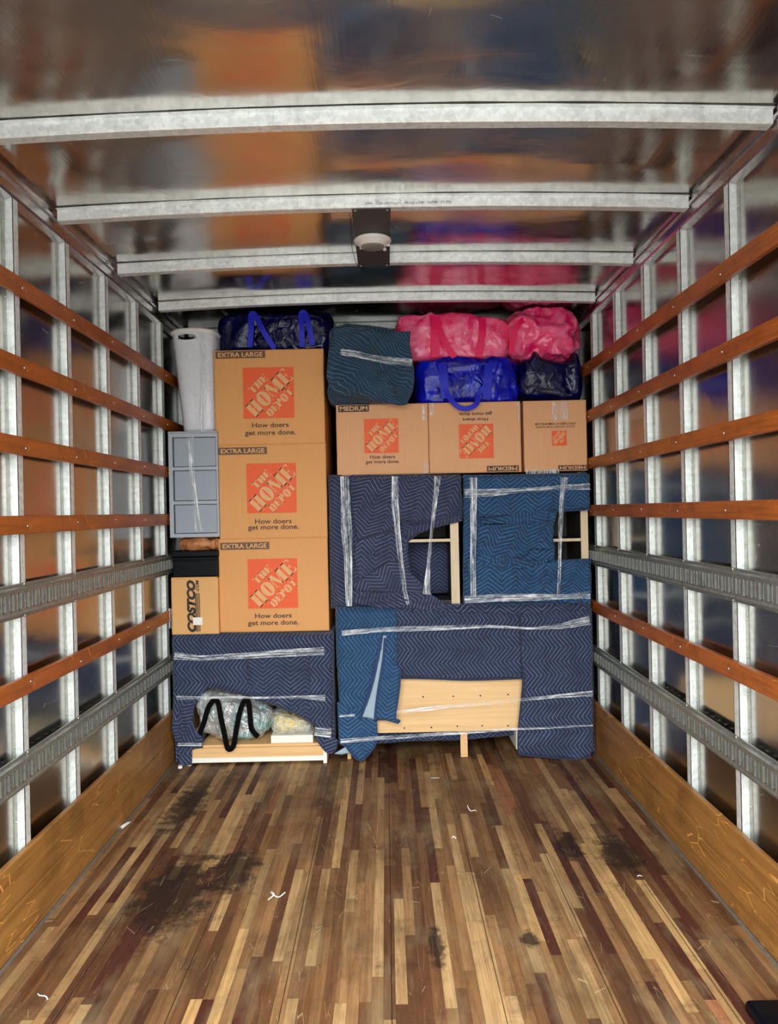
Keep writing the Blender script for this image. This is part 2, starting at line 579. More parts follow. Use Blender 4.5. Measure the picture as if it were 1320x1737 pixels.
M['bagnavy'] = mat_bag('navy_glossy_plastic', s(3, 4, 34), s(6, 8, 70), 0.09, 0.6, 0.0, 12)
for k_ in ('bagnavy', 'bagblue'):
    M[k_].node_tree.nodes['Principled BSDF'].inputs['Specular IOR Level'].default_value = 0.35
M['bluestrap'] = simple('blue_webbing', s(14, 24, 190), 0.6, 0, 0, 0.06, 60)
M['paper'] = mat_bag('crumpled_brown_paper', s(150, 92, 50), s(196, 132, 82), 0.5, 1.0, 0.0, 22)
M['scrap'] = simple('white_plastic_scrap', (0.85, 0.84, 0.80), 0.5)
M['asphalt'] = simple('asphalt', (0.18, 0.18, 0.18), 0.9, 0, 0, 0.2, 30)
M['cloth'] = simple('beige_cloth', s(196, 160, 130), 0.85, 0, 0, 0.3, 20)
M['pen'] = simple('grey_pen_marks', s(110, 120, 130), 0.6)


def mat_hamper():
    m = NT('white_hamper_under_film')
    co = m.coord()
    n = m.noise(m.mapping(co, (40, 40, 120), (0, 0, 0), (0, 0.7, 0)), 1.0, 4, 0.6, 1.5)
    n2 = m.noise(co, 30, 5, 0.7)
    m.set(Base_Color=m.mix(n, s(206, 209, 216), s(238, 240, 244)), Roughness=0.28, Coat_Weight=0.4)
    m.bump(m.math('ADD', n, m.math('MULTIPLY', n2, 0.6)), 0.7, 0.006)
    return m.m


def mat_silver():
    m = NT('silver_foil')
    co = m.coord()
    n = m.noise(co, 6, 3, 0.5, 0.5)
    m.set(Base_Color=m.ramp(n, [(0.35, s(210, 222, 216)), (0.5, s(235, 235, 235)), (0.65, s(170, 215, 215))]), Metallic=0.55, Roughness=0.2)
    m.bump(m.noise(m.mapping(co, (1.5, 1, 0.7)), 18, 4, 0.6, 2.0), 0.9, 0.03)
    return m.m


def mat_clear(name, c, alpha):
    m = NT(name)
    co = m.coord()
    n = m.noise(co, 24, 4, 0.6, 1.5)
    tr = m.n('ShaderNodeBsdfTransparent')
    mx = m.n('ShaderNodeMixShader')
    m.set(Base_Color=c, Roughness=0.15)
    m.bump(n, 0.8, 0.01)
    m.l(m.ramp(n, [(0.35, alpha * 0.5), (0.65, min(1, alpha * 1.8))]), mx.inputs[0])
    m.l(tr.outputs[0], mx.inputs[1])
    m.l(m.b.outputs[0], mx.inputs[2])
    m.l(mx.outputs[0], m.out.inputs['Surface'])
    return m.m


M['hamper'] = mat_hamper()
M['silver'] = mat_silver()
M['clearbag'] = mat_clear('clear_plastic', (0.85, 0.87, 0.86), 0.3)
M['yellow'] = simple('yellow_net', s(225, 200, 90), 0.5, 0, 0, 0.3, 40)

# ---------------------------------------------------------------- the truck box
YB, YF = 0.6, 5.35          # open rear door, front bulkhead
XL, XR = -1.223, 1.168       # wall sheets
SL, SR = -1.195, 1.140       # inner faces of the posts
FL, FR = -1.175, 1.115       # inner faces of the slats
STUD_TOP = 2.392
STUDS = [2.46 + 0.4064 * k for k in range(-7, 8)]


def structure(name, bm, mat, smooth=False):
    return tag(put(name, bm, mat, None, smooth, None), kind='structure')


bm = nbm()
box(bm, XL - 0.05, XR + 0.05, YB, YF, -0.06, 0.0)
structure('floor', bm, M['floor'])


def sheet_wall(name, x, sign):
    bm = nbm()
    ny, nz = 150, 40
    g = []
    for i in range(ny + 1):
        row = []
        y = YB + (YF - YB) * i / ny
        for j in range(nz + 1):
            z = 2.47 * j / nz
            ph = ((y - STUDS[0]) / 0.4064) % 1.0
            hold = math.sin(PI * ph)
            d = hold * 0.004 * noise.noise(Vector((y * 2.1, z * 1.6, 3 + sign))) + hold * 0.0012 * noise.noise(Vector((y * 7, z * 5, 8 + sign)))
            row.append(bm.verts.new((x + sign * d, y, z)))
        g.append(row)
    for i in range(ny):
        for j in range(nz):
            bm.faces.new((g[i][j], g[i + 1][j], g[i + 1][j + 1], g[i][j + 1]))
    # outer skin
    box(bm, min(x - sign * 0.03, x - sign * 0.02), max(x - sign * 0.03, x - sign * 0.02), YB, YF, -0.06, 2.56)
    return structure(name, bm, M['sheet'], True)


sheet_wall('wall_left', XL, 1)
sheet_wall('wall_right', XR, -1)
bm = nbm()
box(bm, XL, XR, YF, YF + 0.03, 0, 2.5)
structure('wall_front', bm, M['bulkhead'])

BOWS = [1.547, 2.15, 2.748, 3.365, 3.975, 4.585, 5.19]


def roofz(x):
    t = (x + 0.0275) / 1.19
    return 2.497 - 0.028 * t * t


bm = nbm()
nx, ny = 70, 240
g = []
for i in range(nx + 1):
    row = []
    x = XL + (XR - XL) * i / nx
    for j in range(ny + 1):
        y = YB + (YF - YB) * j / ny
        k = 0
        for b in BOWS:
            k = min(1, abs(y + 0.0 - b) / 0.09) if abs(y - b) < 0.09 else (k or 1)
        hold = 1.0
        for b in BOWS:
            hold = min(hold, abs(y - b) / 0.22)
        e = max(0.0, 1 - ((x + 0.0275) / 1.19) ** 6)
        d = 0.011 * noise.noise(Vector((x * 1.3 + 4, y * 2.0, 1.7))) + 0.0035 * noise.noise(Vector((x * 3.1, y * 4.2, 6.1))) + 0.003 * abs(noise.noise(Vector((x * 1.5 + y * 1.6, y * 0.5, 9.1))))
        tb = ((y - BOWS[0]) / 0.609) % 1.0
        sag = (0.0135 + 0.003 * noise.noise(Vector((x * 0.9, math.floor((y - BOWS[0]) / 0.609) * 3.3, 2)))) * (4 * tb * (1 - tb))
        z = roofz(x) + hold * e * d * 0.8 - sag * e
        row.append(bm.verts.new((x, y, z)))
    g.append(row)
for i in range(nx):
    for j in range(ny):
        bm.faces.new((g[i][j], g[i][j + 1], g[i + 1][j + 1], g[i + 1][j]))
box(bm, XL - 0.03, XR + 0.03, YB, YF, 2.53, 2.56)
structure('ceiling', bm, M['roof'], True)

# extruded top rails that carry the posts and the roof
for name, xw, sg in (('trim_1', XL, 1), ('trim_2', XR, -1)):
    bm = nbm()
    prof = [(0.0, 2.385), (0.030, 2.392), (0.034, 2.400), (0.034, 2.432), (0.042, 2.436), (0.042, 2.446), (0.030, 2.450), (0.034, 2.47), (0.020, 2.485), (0.0, 2.485)]
    a = [bm.verts.new((xw + sg * p[0], YB, p[1])) for p in prof]
    b = [bm.verts.new((xw + sg * p[0], YF, p[1])) for p in prof]
    for i in range(len(prof)):
        j = (i + 1) % len(prof)
        bm.faces.new((a[i], a[j], b[j], b[i]))
    bmesh.ops.recalc_face_normals(bm, faces=bm.faces[:])
    structure(name, bm, M['rail'])

# two-plank kickboards and the thin metal angle at their foot
for nm, tn, f, sg in (('baseboard_left', 'trim_3', FL, 1), ('baseboard_right', 'trim_4', FR, -1)):
    bm = nbm()
    w = sg * -0.022
    x0, x1 = sorted((f, f + w))
    box(bm, x0, x1, YB, YF, 0.004, 0.1395, 0.003)
    box(bm, x0, x1, YB, YF, 0.1415, 0.282, 0.004)
    structure(nm, bm, M['kick'])
    bm = nbm()
    x0, x1 = sorted((f, f + sg * 0.012))
    box(bm, x0, x1, YB, YF, 0.0, 0.005, 0.001)
    structure(tn, bm, M['galv2'])

# ground outside the open door
bm = nbm()
box(bm, -9, 9, -14, YB - 0.25, -1.0, -0.95)
structure('ground', bm, M['asphalt'])

# --- rivets and screws share one mesh each
def dome_mesh(name, r, h, mat):
    bm = nbm()
    bmesh.ops.create_uvsphere(bm, u_segments=10, v_segments=6, radius=r)
    for v in bm.verts:
        v.co.z *= h / r
    me = bpy.data.meshes.new(name)
    bm.to_mesh(me)
    bm.free()
    me.materials.append(mat)
    for p in me.polygons:
        p.use_smooth = True
    return me


RIV = dome_mesh('rivet', 0.0042, 0.003, M['rivet'])
SCR = dome_mesh('screw', 0.0062, 0.003, M['rivet'])


def dome(name, me, parent, p, axis):
    o = bpy.data.objects.new(name, me)
    COL.objects.link(o)
    o.parent = parent
    o.location = Vector(p) - org(parent)
    o.rotation_mode = 'QUATERNION'
    o.rotation_quaternion = Vector((0, 0, 1)).rotation_difference(Vector(axis))
    return o


ORD = {7: 'nearest', 8: 'second', 9: 'third', 10: 'fourth', 11: 'farthest visible'}
for side, xw, xs, sg in (('left', XL, SL, 1), ('right', XR, SR, -1)):
    for k, y in enumerate(STUDS):
        if k < 4 or k > 12:
            continue
        if k == 7:
            lb = 'bright galvanised upright post nearest the camera in view on the %s wall' % side
        elif k == 11:
            lb = 'bright galvanised upright post on the %s wall right beside the stacked cargo' % side
        elif k in (8, 9, 10):
            lb = 'bright galvanised upright post, %s from the camera on the %s wall' % (ORD[k], side)
        elif k > 11:
            lb = 'galvanised upright post on the %s wall hidden behind the cargo' % side
        else:
            lb = 'galvanised upright post on the %s wall beside the camera near the open door' % side
        t = thing('wall_post', ((xw + xs) / 2, y, 0.0), lb, 'post', 'galvanised posts of the %s wall' % side)
        if k > 11 or k < 7:
            t['group'] = 'galvanised posts of the %s wall out of plain view' % side
        bm = nbm()
        x0, x1 = sorted((xw, xs))
        # hat section: web, two side legs and two flanges, 1.5 mm steel
        box(bm, *sorted((xs, xs - sg * 0.002)), y, y + 0.036, 0.02, STUD_TOP)
        box(bm, x0, x1, y, y + 0.002, 0.02, STUD_TOP)
        box(bm, x0, x1, y + 0.034, y + 0.036, 0.02, STUD_TOP)
        put('channel', bm, M['galv'], t)
        bm = nbm()
        box(bm, *sorted((xw, xw + sg * 0.002)), y - 0.020, y + 0.001, 0.02, STUD_TOP)
        box(bm, *sorted((xw, xw + sg * 0.002)), y + 0.035, y + 0.06, 0.02, STUD_TOP)
        put('flange', bm, M['galv3'], t)
        if 7 <= k <= 11:
            for q in range(17):
                z = 0.36 + q * 0.122
                if z < STUD_TOP - 0.02:
                    dome('rivet', RIV, t, (xw + sg * 0.003, y - 0.011, z), (sg, 0, 0))

# --- wooden slats
SLZ = [(2.105, 'top'), (1.842, 'second from the top'), (1.582, 'third from the top'), (1.325, 'fourth from the top, at eye level'), (0.803, 'lowest, between the two slotted steel rails')]
for side, xs, xf, sg in (('left', SL, FL, 1), ('right', SR, FR, -1)):
    for z, wd in SLZ:
        t = thing('wall_slat', ((xs + xf) / 2, 2.0, z - 0.03),
                  'reddish varnished wooden slat on the %s wall, %s' % (side, wd), 'slat', 'wooden slats of the %s wall' % side)
        bm = nbm()
        x0, x1 = sorted((xs + sg * 0.0005, xf))
        box(bm, x0, x1, YB + 0.05, 5.2, z - 0.030, z + 0.030, 0.0035)
        bmesh.ops.bisect_plane
        o = put('board', bm, M['slat'], t)
        for k in range(7, 12):
            y = STUDS[k] + 0.018
            if z < 1.0 and k in (9, ):
                y += 0.01
            dome('screw', SCR, t, (xf + sg * 0.0005, y, z + random.uniform(-0.008, 0.008)), (sg, 0, 0))
        dome('screw', SCR, t, (xf + sg * 0.0005, STUDS[6] + 0.018, z), (sg, 0, 0))


# --- slotted cargo rails (E-track) with real slots
def etrack(side, xs, sg, zc, label):
    t = thing('slotted_rail', (xs, 2.0, zc - 0.056), label, 'rail', 'slotted steel rails')
    bm = nbm()
    H = 0.056
    d = 0.015                               # depth of the raised centre
    X = lambda dd: xs + sg * dd
    y0, y1 = YB + 0.05, 5.2
    # profile strips along y: flange, shoulder, centre with slots, shoulder, flange
    def strip(da, za, db, zb, ya=y0, yb=y1, mi=0):
        v = [bm.verts.new((X(da), ya, za)), bm.verts.new((X(da), yb, za)), bm.verts.new((X(db), yb, zb)), bm.verts.new((X(db), ya, zb))]
        bm.faces.new(v).material_index = mi
    for s_ in (1, -1):
        strip(0.001, zc + s_ * H, 0.005, zc + s_ * (H - 0.001))
        strip(0.005, zc + s_ * (H - 0.001), 0.005, zc + s_ * (H - 0.010))
        strip(0.005, zc + s_ * (H - 0.010), d + 0.003, zc + s_ * (H - 0.014))
        strip(d + 0.003, zc + s_ * (H - 0.014), d + 0.003, zc + s_ * (H - 0.019))
        strip(d + 0.003, zc + s_ * (H - 0.019), d, zc + s_ * (H - 0.022))
        strip(d, zc + s_ * (H - 0.022), d, zc + s_ * 0.0275)
    pitch, sw = 0.0508, 0.020
    n = int((y1 - y0) / pitch)
    yp = y0
    for i in range(n + 1):
        ya = y0 + i * pitch
        yb = min(ya + pitch - sw, y1)
        if yb <= ya:
            break
        strip(d, zc - 0.0275, d, zc + 0.0275, ya, yb)
        if yb >= y1:
            break
        yc = min(yb + sw, y1)
        # rounded ends of the slot
        for s_ in (1, -1):
            for (pa, pb, dz) in ((0, 0.22, 0.0045), (0.78, 1.0, 0.0045)):
                strip(d, zc + s_ * 0.0275, d, zc + s_ * (0.0275 - dz), yb + sw * pa, yb + sw * pb)
        # lips turned back into the rail around each slot
        for yy in (yb, yc):
            do = d + (0.0045 if yy == yc else 0.001)
            v = [bm.verts.new((X(do), yy, zc - 0.024)), bm.verts.new((X(0.001), yy, zc - 0.0275)), bm.verts.new((X(0.001), yy, zc + 0.0275)), bm.verts.new((X(do), yy, zc + 0.024))]
            bm.faces.new(v).material_index = 1
        for zz in (zc - 0.0275, zc + 0.0275):
            v = [bm.verts.new((X(d), yb, zz)), bm.verts.new((X(0.001), yb, zz)), bm.verts.new((X(0.001), yc, zz)), bm.verts.new((X(d), yc, zz))]
            bm.faces.new(v)
    strip(0.0012, zc - 0.0285, 0.0012, zc + 0.0285, y0, y1, 2)
    put('slotted_channel', bm, [M['galv2'], M['lip'], M['slotdark']], t)
    for k in range(6, 12):
        for s_ in (1, -1):
            dome('bolt', SCR, t, (X(0.006), STUDS[k] + 0.018, zc + s_ * (H - 0.005)), (sg, 0, 0))


for side, xs, sg in (('left', SL, 1), ('right', SR, -1)):
    etrack(side, xs, sg, 1.080, 'upper grey slotted steel cargo rail along the %s wall below eye level' % side)
    etrack(side, xs, sg, 0.528, 'lower grey slotted steel cargo rail along the %s wall above the kickboard' % side)

# --- roof bows
BW = ['nearest in view, widest across the top of the photo', 'second from the camera, with the lamp plate fixed behind it', 'third from the camera, just behind the round lamp', 'fourth from the camera, right above the front of the cargo', 'farthest, half hidden above the blanket bundle']
for k, y in enumerate(BOWS):
    if k < 1:
        lb = 'galvanised roof crossbar overhead at the open end of the truck'
    elif k - 1 < 5:
        lb = 'bright galvanised roof crossbar, ' + BW[k - 1]
    else:
        lb = 'galvanised roof crossbar hidden deep behind the cargo'
    t = thing('roof_crossbar', (-0.0275, y, 2.43), lb, 'crossbar', 'galvanised roof crossbars')
    bm = nbm()
    n = 48
    xa, xb = SL + 0.022, SR - 0.012
    prof = [(0.0, 0.0), (0.0, -0.044), (0.002, -0.046), (0.038, -0.046), (0.040, -0.044), (0.040, 0.0)]
    rings = []
    for i in range(n + 1):
        x = xa + (xb - xa) * i / n
        z = roofz(x) + 0.001
        wob = 0.0012 * noise.noise(Vector((x * 4, y * 3, 2)))
        rings.append([bm.verts.new((x, y + p[0] + wob, z + p[1] + (wob if p[1] < -0.01 else 0))) for p in prof])
    for i in range(n):
        for j in range(len(prof) - 1):
            bm.faces.new((rings[i][j], rings[i][j + 1], rings[i + 1][j + 1], rings[i + 1][j]))
    bm.faces.new(rings[0])
    bm.faces.new(rings[-1][::-1])
    bmesh.ops.recalc_face_normals(bm, faces=bm.faces[:])
    put('channel', bm, M['galv'], t)
    bm = nbm()
    rings = []
    for i in range(n + 1):
        x = xa + (xb - xa) * i / n
        z = roofz(x) - 0.0045 + 0.0015 * noise.noise(Vector((x * 6, y, 5)))
        rings.append([bm.verts.new((x, y - 0.018 + 0.0012 * noise.noise(Vector((x * 9, y, 1))), z)), bm.verts.new((x, y + 0.0, z - 0.001)), bm.verts.new((x, y, z + 0.004))])
    for i in range(n):
        for j in range(2):
            bm.faces.new((rings[i][j], rings[i][j + 1], rings[i + 1][j + 1], rings[i + 1][j]))
    put('flange', bm, M['galv'], t)
    if k == 2:
        # illegible pen scrawl along the bar's face
        bm = nbm()
        rs = random.Random(4)
        x = at(620, 342, y)[0]
        xe = at(765, 342, y)[0]
        zc = at(690, 342, y)[1]
        while x < xe:
            hh = rs.choice([0.006, 0.008, 0.011, 0.015, 0.02])
            lean = rs.uniform(-0.002, 0.004)
            z0 = zc - 0.009 + rs.uniform(-0.001, 0.002)
            for (ax, az, bx_, bz) in ((x, z0, x + lean, z0 + hh), (x + lean, z0 + hh * 0.6, x + lean + 0.005, z0 + hh * rs.uniform(0.1, 0.9)), (x, z0, x + 0.005, z0 + rs.uniform(0, 0.006))):
                dv = Vector((bx_ - ax, 0, bz - az))
                if dv.length < 1e-4:
                    continue
                pn = Vector((-dv.z, 0, dv.x)).normalized() * 0.0006
                A = Vector((ax, y - 0.0022, az))
                B = Vector((bx_, y - 0.0022, bz))
                bm.faces.new([bm.verts.new(q) for q in (A - pn, B - pn, B + pn, A + pn)])
            x += rs.uniform(0.0055, 0.010) + (0.01 if rs.random() < 0.12 else 0)
        o = put('pen_scrawl', bm, M['pen'], t)
        o['label'] = 'faint grey handwritten scrawl'

# --- lamp on its plate
pz = roofz(0) - 0.047
xp0, xp1 = at(601, 400, 3.05)[0] + 0.003, at(663, 400, 3.05)[0] - 0.003
t = thing('lamp_plate', ((xp0 + xp1) / 2, 3.05, pz), 'dark grey rectangular mounting plate bridging two roof crossbars', 'plate')
bm = nbm()
box(bm, xp0, xp1, 2.748 + 0.004, 3.365 + 0.040, pz - 0.003, pz - 0.0005, 0.0008)
put('plate', bm, M['plate'], t)
for x in (xp0 + 0.012, xp1 - 0.012):
    for y in (2.765, 3.385):
        dome('screw', SCR, t, (x, y, pz - 0.003), (0, 0, -1))
lx, ly = (xp0 + xp1) / 2, 3.055
t = thing('ceiling_lamp', (lx, ly, pz - 0.035), 'round white surface-mounted cargo lamp with grey lens, switched off', 'lamp')


def lathe(prof, cx, cy, n=48):
    bm = nbm()
    rings = []
    for r, z in prof:
        rings.append([bm.verts.new((cx + r * math.cos(2 * PI * i / n), cy + r * math.sin(2 * PI * i / n), z)) for i in range(n)])
    for a, b in zip(rings, rings[1:]):
        for i in range(n):
            bm.faces.new((a[i], a[(i + 1) % n], b[(i + 1) % n], b[i]))
    bm.faces.new(rings[0])
    bm.faces.new(rings[-1][::-1])
    bmesh.ops.recalc_face_normals(bm, faces=bm.faces[:])
    return bm


zb = pz - 0.003
put('housing', lathe([(0.070, zb), (0.075, zb - 0.003), (0.076, zb - 0.009), (0.072, zb - 0.014), (0.060, zb - 0.019), (0.052, zb - 0.030), (0.049, zb - 0.032), (0.046, zb - 0.030)], lx, ly), M['whiteplastic'], t, True)
put('lens', lathe([(0.047, zb - 0.029), (0.046, zb - 0.034), (0.030, zb - 0.037), (0.004, zb - 0.0375)], lx, ly), M['lens'], t, True)
for a in (2.4, -0.2 + PI * 0.15):
    bm = nbm()
    box(bm, -0.004, 0.004, 0.050, 0.072, zb - 0.024, zb - 0.014, 0.002)
    bmesh.ops.rotate(bm, verts=bm.verts[:], cent=(0, 0, 0), matrix=Matrix.Rotation(a - PI / 2, 3, 'Z'))
    bmesh.ops.translate(bm, verts=bm.verts[:], vec=(lx, ly, 0))
    put('clip', bm, M['whiteplastic'], t)
bm = nbm()
cyl(bm, (lx + 0.048, ly + 0.045, zb - 0.022), (0, 0, -1), 0.007, 0.010, 12)
put('knob', bm, M['whiteplastic'], t)


def tube(name, pts, r, mat, parent=None, flat=None, width_dir=None):
    """round tube through points, or a flat strap when flat=(w, t)"""
    P = [Vector(p) for p in pts]
    # Catmull-Rom
    Q = []
    for i in range(len(P) - 1):
        p0 = P[max(0, i - 1)]
        p1, p2 = P[i], P[i + 1]
        p3 = P[min(len(P) - 1, i + 2)]
        for k in range(8):
            u = k / 8
            Q.append(0.5 * ((2 * p1) + (-p0 + p2) * u + (2 * p0 - 5 * p1 + 4 * p2 - p3) * u * u + (-p0 + 3 * p1 - 3 * p2 + p3) * u ** 3))
    Q.append(P[-1])
    bm = nbm()
    rings = []
    for i, q in enumerate(Q):
        tn = (Q[min(i + 1, len(Q) - 1)] - Q[max(0, i - 1)]).normalized()
        nrm = Vector(width_dir) if width_dir else Vector((0, -1, 0))
        sd = tn.cross(nrm)
        sd = sd.normalized() if sd.length > 1e-6 else Vector((1, 0, 0))
        nn = sd.cross(tn).normalized()
        if flat:
            w, th = flat
            cs = [(w / 2, th / 2), (-w / 2, th / 2), (-w / 2, -th / 2), (w / 2, -th / 2)]
        else:
            cs = [(r * math.cos(a * PI / 4), r * math.sin(a * PI / 4)) for a in range(8)]
        rings.append([bm.verts.new(q + sd * a + nn * b) for a, b in cs])
    n = len(rings[0])
    for a, b in zip(rings, rings[1:]):
        for i in range(n):
            bm.faces.new((a[i], a[(i + 1) % n], b[(i + 1) % n], b[i]))
    bm.faces.new(rings[0][::-1])
    bm.faces.new(rings[-1])
    bmesh.ops.recalc_face_normals(bm, faces=bm.faces[:])
    return put(name, bm, mat, parent, not flat)


def P3(px, py, Y):
    x, z = at(px, py, Y)
    return (x, Y, z)


wire = tube('wire', [P3(600, 360, 2.80), (xp0 - 0.012, 2.9, pz - 0.002), (xp0 - 0.016, 3.15, pz - 0.004), (xp0 - 0.006, 3.33, pz - 0.008), (xp0 + 0.016, 3.40, pz - 0.012), (xp0 + 0.03, 3.40, pz - 0.004)], 0.0012, M['black'])
tag(wire, 'thin black wire hanging beside the lamp plate on the roof', 'wire')

# ---------------------------------------------------------------- printing on boxes
def ring_half(x0, rx, ry, irx, iry, cy=0.5, a0=-PI / 2, a1=PI / 2, n=14):
    quads = []
    for i in range(n):
        a, b = a0 + (a1 - a0) * i / n, a0 + (a1 - a0) * (i + 1) / n
        quads.append([(x0 + rx * math.cos(a), cy + ry * math.sin(a)), (x0 + rx * math.cos(b), cy + ry * math.sin(b)),
                      (x0 + irx * math.cos(b), cy + iry * math.sin(b)), (x0 + irx * math.cos(a), cy + iry * math.sin(a))])
    return quads


def R_(a, b, c, d):
    return [(a, b), (c, b), (c, d), (a, d)]


GLY = {
    'H': (0.84, [R_(0.05, 0, 0.36, 1), R_(0, 0, 0.41, 0.06), R_(0, 0.94, 0.41, 1), R_(0.48, 0, 0.79, 1), R_(0.43, 0, 0.84, 0.06), R_(0.43, 0.94, 0.84, 1), R_(0.36, 0.47, 0.48, 0.53)]),
    'T': (0.80, [R_(0.25, 0, 0.56, 1), R_(0.18, 0, 0.63, 0.06), R_(0, 0.93, 0.8, 1), [(0, 0.72), (0.08, 0.93), (0, 0.93)], [(0.8, 0.72), (0.8, 0.93), (0.72, 0.93)]]),
    'E': (0.72, [R_(0.05, 0, 0.36, 1), R_(0, 0, 0.7, 0.06), R_(0, 0.94, 0.7, 1), [(0.56, 0.06), (0.7, 0.06), (0.7, 0.3)], [(0.56, 0.94), (0.7, 0.7), (0.7, 0.94)], R_(0.36, 0.47, 0.5, 0.53), R_(0.5, 0.36, 0.55, 0.64)]),
    'O': (0.84, ring_half(0.42, 0.42, 0.52, 0.07, 0.42, 0.5, -PI / 2, 1.5 * PI, 32)),
    'M': (1.14, [R_(0.05, 0, 0.12, 1), R_(0, 0, 0.2, 0.06), [(0.0, 1), (0.36, 1), (0.62, 0.12), (0.52, 0.0)], [(0.52, 0.0), (0.60, 0.08), (0.80, 1), (0.74, 1)], R_(0.74, 0, 1.07, 1), R_(0.68, 0, 1.14, 0.06), R_(0.74, 0.94, 1.14, 1)]),
    'D': (0.82, [R_(0.05, 0, 0.36, 1), R_(0, 0, 0.41, 0.06), R_(0, 0.94, 0.41, 1)] + ring_half(0.38, 0.44, 0.5, 0.12, 0.43)),
    'P': (0.72, [R_(0.05, 0, 0.36, 1), R_(0, 0, 0.43, 0.06), R_(0, 0.94, 0.41, 1)] + ring_half(0.38, 0.34, 0.27, 0.06, 0.20, 0.73)),
}


def print_faces(name, polys, cx, cz, Y, ang, mat, parent, th=0.0):
    bm = nbm()
    ca, sa = math.cos(ang), math.sin(ang)
    for pl in polys:
        vv = [bm.verts.new((cx + u * ca - v * sa, Y, cz + u * sa + v * ca)) for u, v in pl]
        f = bm.faces.new(vv)
    bm.normal_update()
    for f in bm.faces:
        if f.normal.y > 0:
            f.normal_flip()
    return put(name, bm, mat, parent)


def logo(cx, cz, size, Y, flip, parent):
    """orange square with stencil letters running up at 45 degrees"""
    a = PI if flip else 0.0
    sq = print_faces('printed_logo', [R_(-size / 2, -size / 2, size / 2, size / 2)], cx, cz, Y - 0.0003, a, M['orange'], parent)
    polys = []
    for word, s0, s1, t0, t1 in (('HOME', -0.535, 0.55, -0.16, 0.145), ('THE', -0.235, 0.20, 0.185, 0.35), ('DEPOT', -0.33, 0.355, -0.375, -0.205)):
        gap = 0.045
        tot = sum(GLY[c][0] for c in word) + gap * (len(word) - 1)
        x = 0.0
        for c in word:
            for pl in GLY[c][1]:
                q = []
                for (u, v) in pl:
                    s_ = s0 + (s1 - s0) * (x + u) / tot
                    t_ = t0 + (t1 - t0) * v
                    # s up-right, t up-left
                    q.append(((s_ - t_) * 0.7071 * size, (s_ + t_) * 0.7071 * size))
                polys.append(q)
            x += GLY[c][0] + gap
    print_faces('logo_lettering', polys, cx, cz, Y - 0.0006, a, M['knock'], sq)
    return sq


def text(name, body, cx, cz, width, height, Y, ang, mat, parent, bold=0.0, shear=0.0):
    cu = bpy.data.curves.new(name, 'FONT')
    cu.body = body
    cu.size = 1.0
    cu.offset = bold
    cu.shear = shear
    cu.resolution_u = 3
    o = bpy.data.objects.new('tmp_text', cu)
    COL.objects.link(o)
    dg = bpy.context.evaluated_depsgraph_get()
    dg.update()
    me = bpy.data.meshes.new_from_object(o.evaluated_get(dg))
    bpy.data.objects.remove(o)
    bpy.data.curves.remove(cu)
    xs = [v.co.x for v in me.vertices]
    ys = [v.co.y for v in me.vertices]
    x0, x1, y0, y1 = min(xs), max(xs), min(ys), max(ys)
    ca, sa = math.cos(ang), math.sin(ang)
    for v in me.vertices:
        u = ((v.co.x - x0) / (x1 - x0) - 0.5) * width
        w = ((v.co.y - y0) / (y1 - y0) - 0.5) * height
        v.co = Vector((cx + u * ca - w * sa, Y, cz + u * sa + w * ca))
    return put(name, me, mat, parent)


def carton(bm, x0, x1, y0, y1, z0, z1, seed, bulge=0.006):
    """cardboard carton, slightly bowed faces, soft edges, flap seam"""
    n = 14
    r = 0.006
    nd = 10

    def f(u, v, w):   # 0..1 each
        x = x0 + (x1 - x0) * u
        y = y0 + (y1 - y0) * v
        z = z0 + (z1 - z0) * w
        bx = bulge * (4 * u * (1 - u)) * (4 * w * (1 - w))
        if v == 0:
            y -= bx * 0.6 * (0.5 + noise.noise(Vector((u * 2 + seed, w * 2, 1))))
        if u == 0:
            x -= 0
        if abs(u - 0.5) == 0.5 or abs(w - 0.5) == 0.5:
            x += 0.0012 * noise.noise(Vector((w * 5 + seed, v * 3, u)))
        return Vector((x, y, z))
    us = [0, r / (x1 - x0)] + [i / n for i in range(1, n)] + [1 - r / (x1 - x0), 1]
    ws = [0, r / (z1 - z0)] + [i / n for i in range(1, n)] + [1 - r / (z1 - z0), 1]
    g = [[bm.verts.new(f(u, 0, w)) for w in ws] for u in us]
    for i in range(len(us)):
        for j in range(len(ws)):
            if i in (0, len(us) - 1) or j in (0, len(ws) - 1):
                g[i][j].co.y += 0.003
    for i in range(len(us) - 1):
        for j in range(len(ws) - 1):
            bm.faces.new((g[i][j], g[i + 1][j], g[i + 1][j + 1], g[i][j + 1]))
    # sides from the front border back
    border = [g[i][0] for i in range(len(us))] + [g[-1][j] for j in range(1, len(ws))] + [g[i][-1] for i in range(len(us) - 2, -1, -1)] + [g[0][j] for j in range(len(ws) - 2, 0, -1)]
    back = [bm.verts.new((v.co.x, y1, v.co.z)) for v in border]
    for i in range(len(border)):
        j = (i + 1) % len(border)
        bm.faces.new((border[i], back[i], back[j], border[j]))
    bm.faces.new(back)
    bmesh.ops.recalc_face_normals(bm, faces=bm.faces[:])


def shipping_box(x0, x1, y0, depth, z0, z1, mat, label, group, seed):
    t = thing('shipping_box', ((x0 + x1) / 2, y0 + depth / 2, z0), label, 'box', group)
    bm = nbm()
    carton(bm, x0, x1, y0, y0 + depth, z0, z1, seed)
    put('carton', bm, mat, t)
    return t


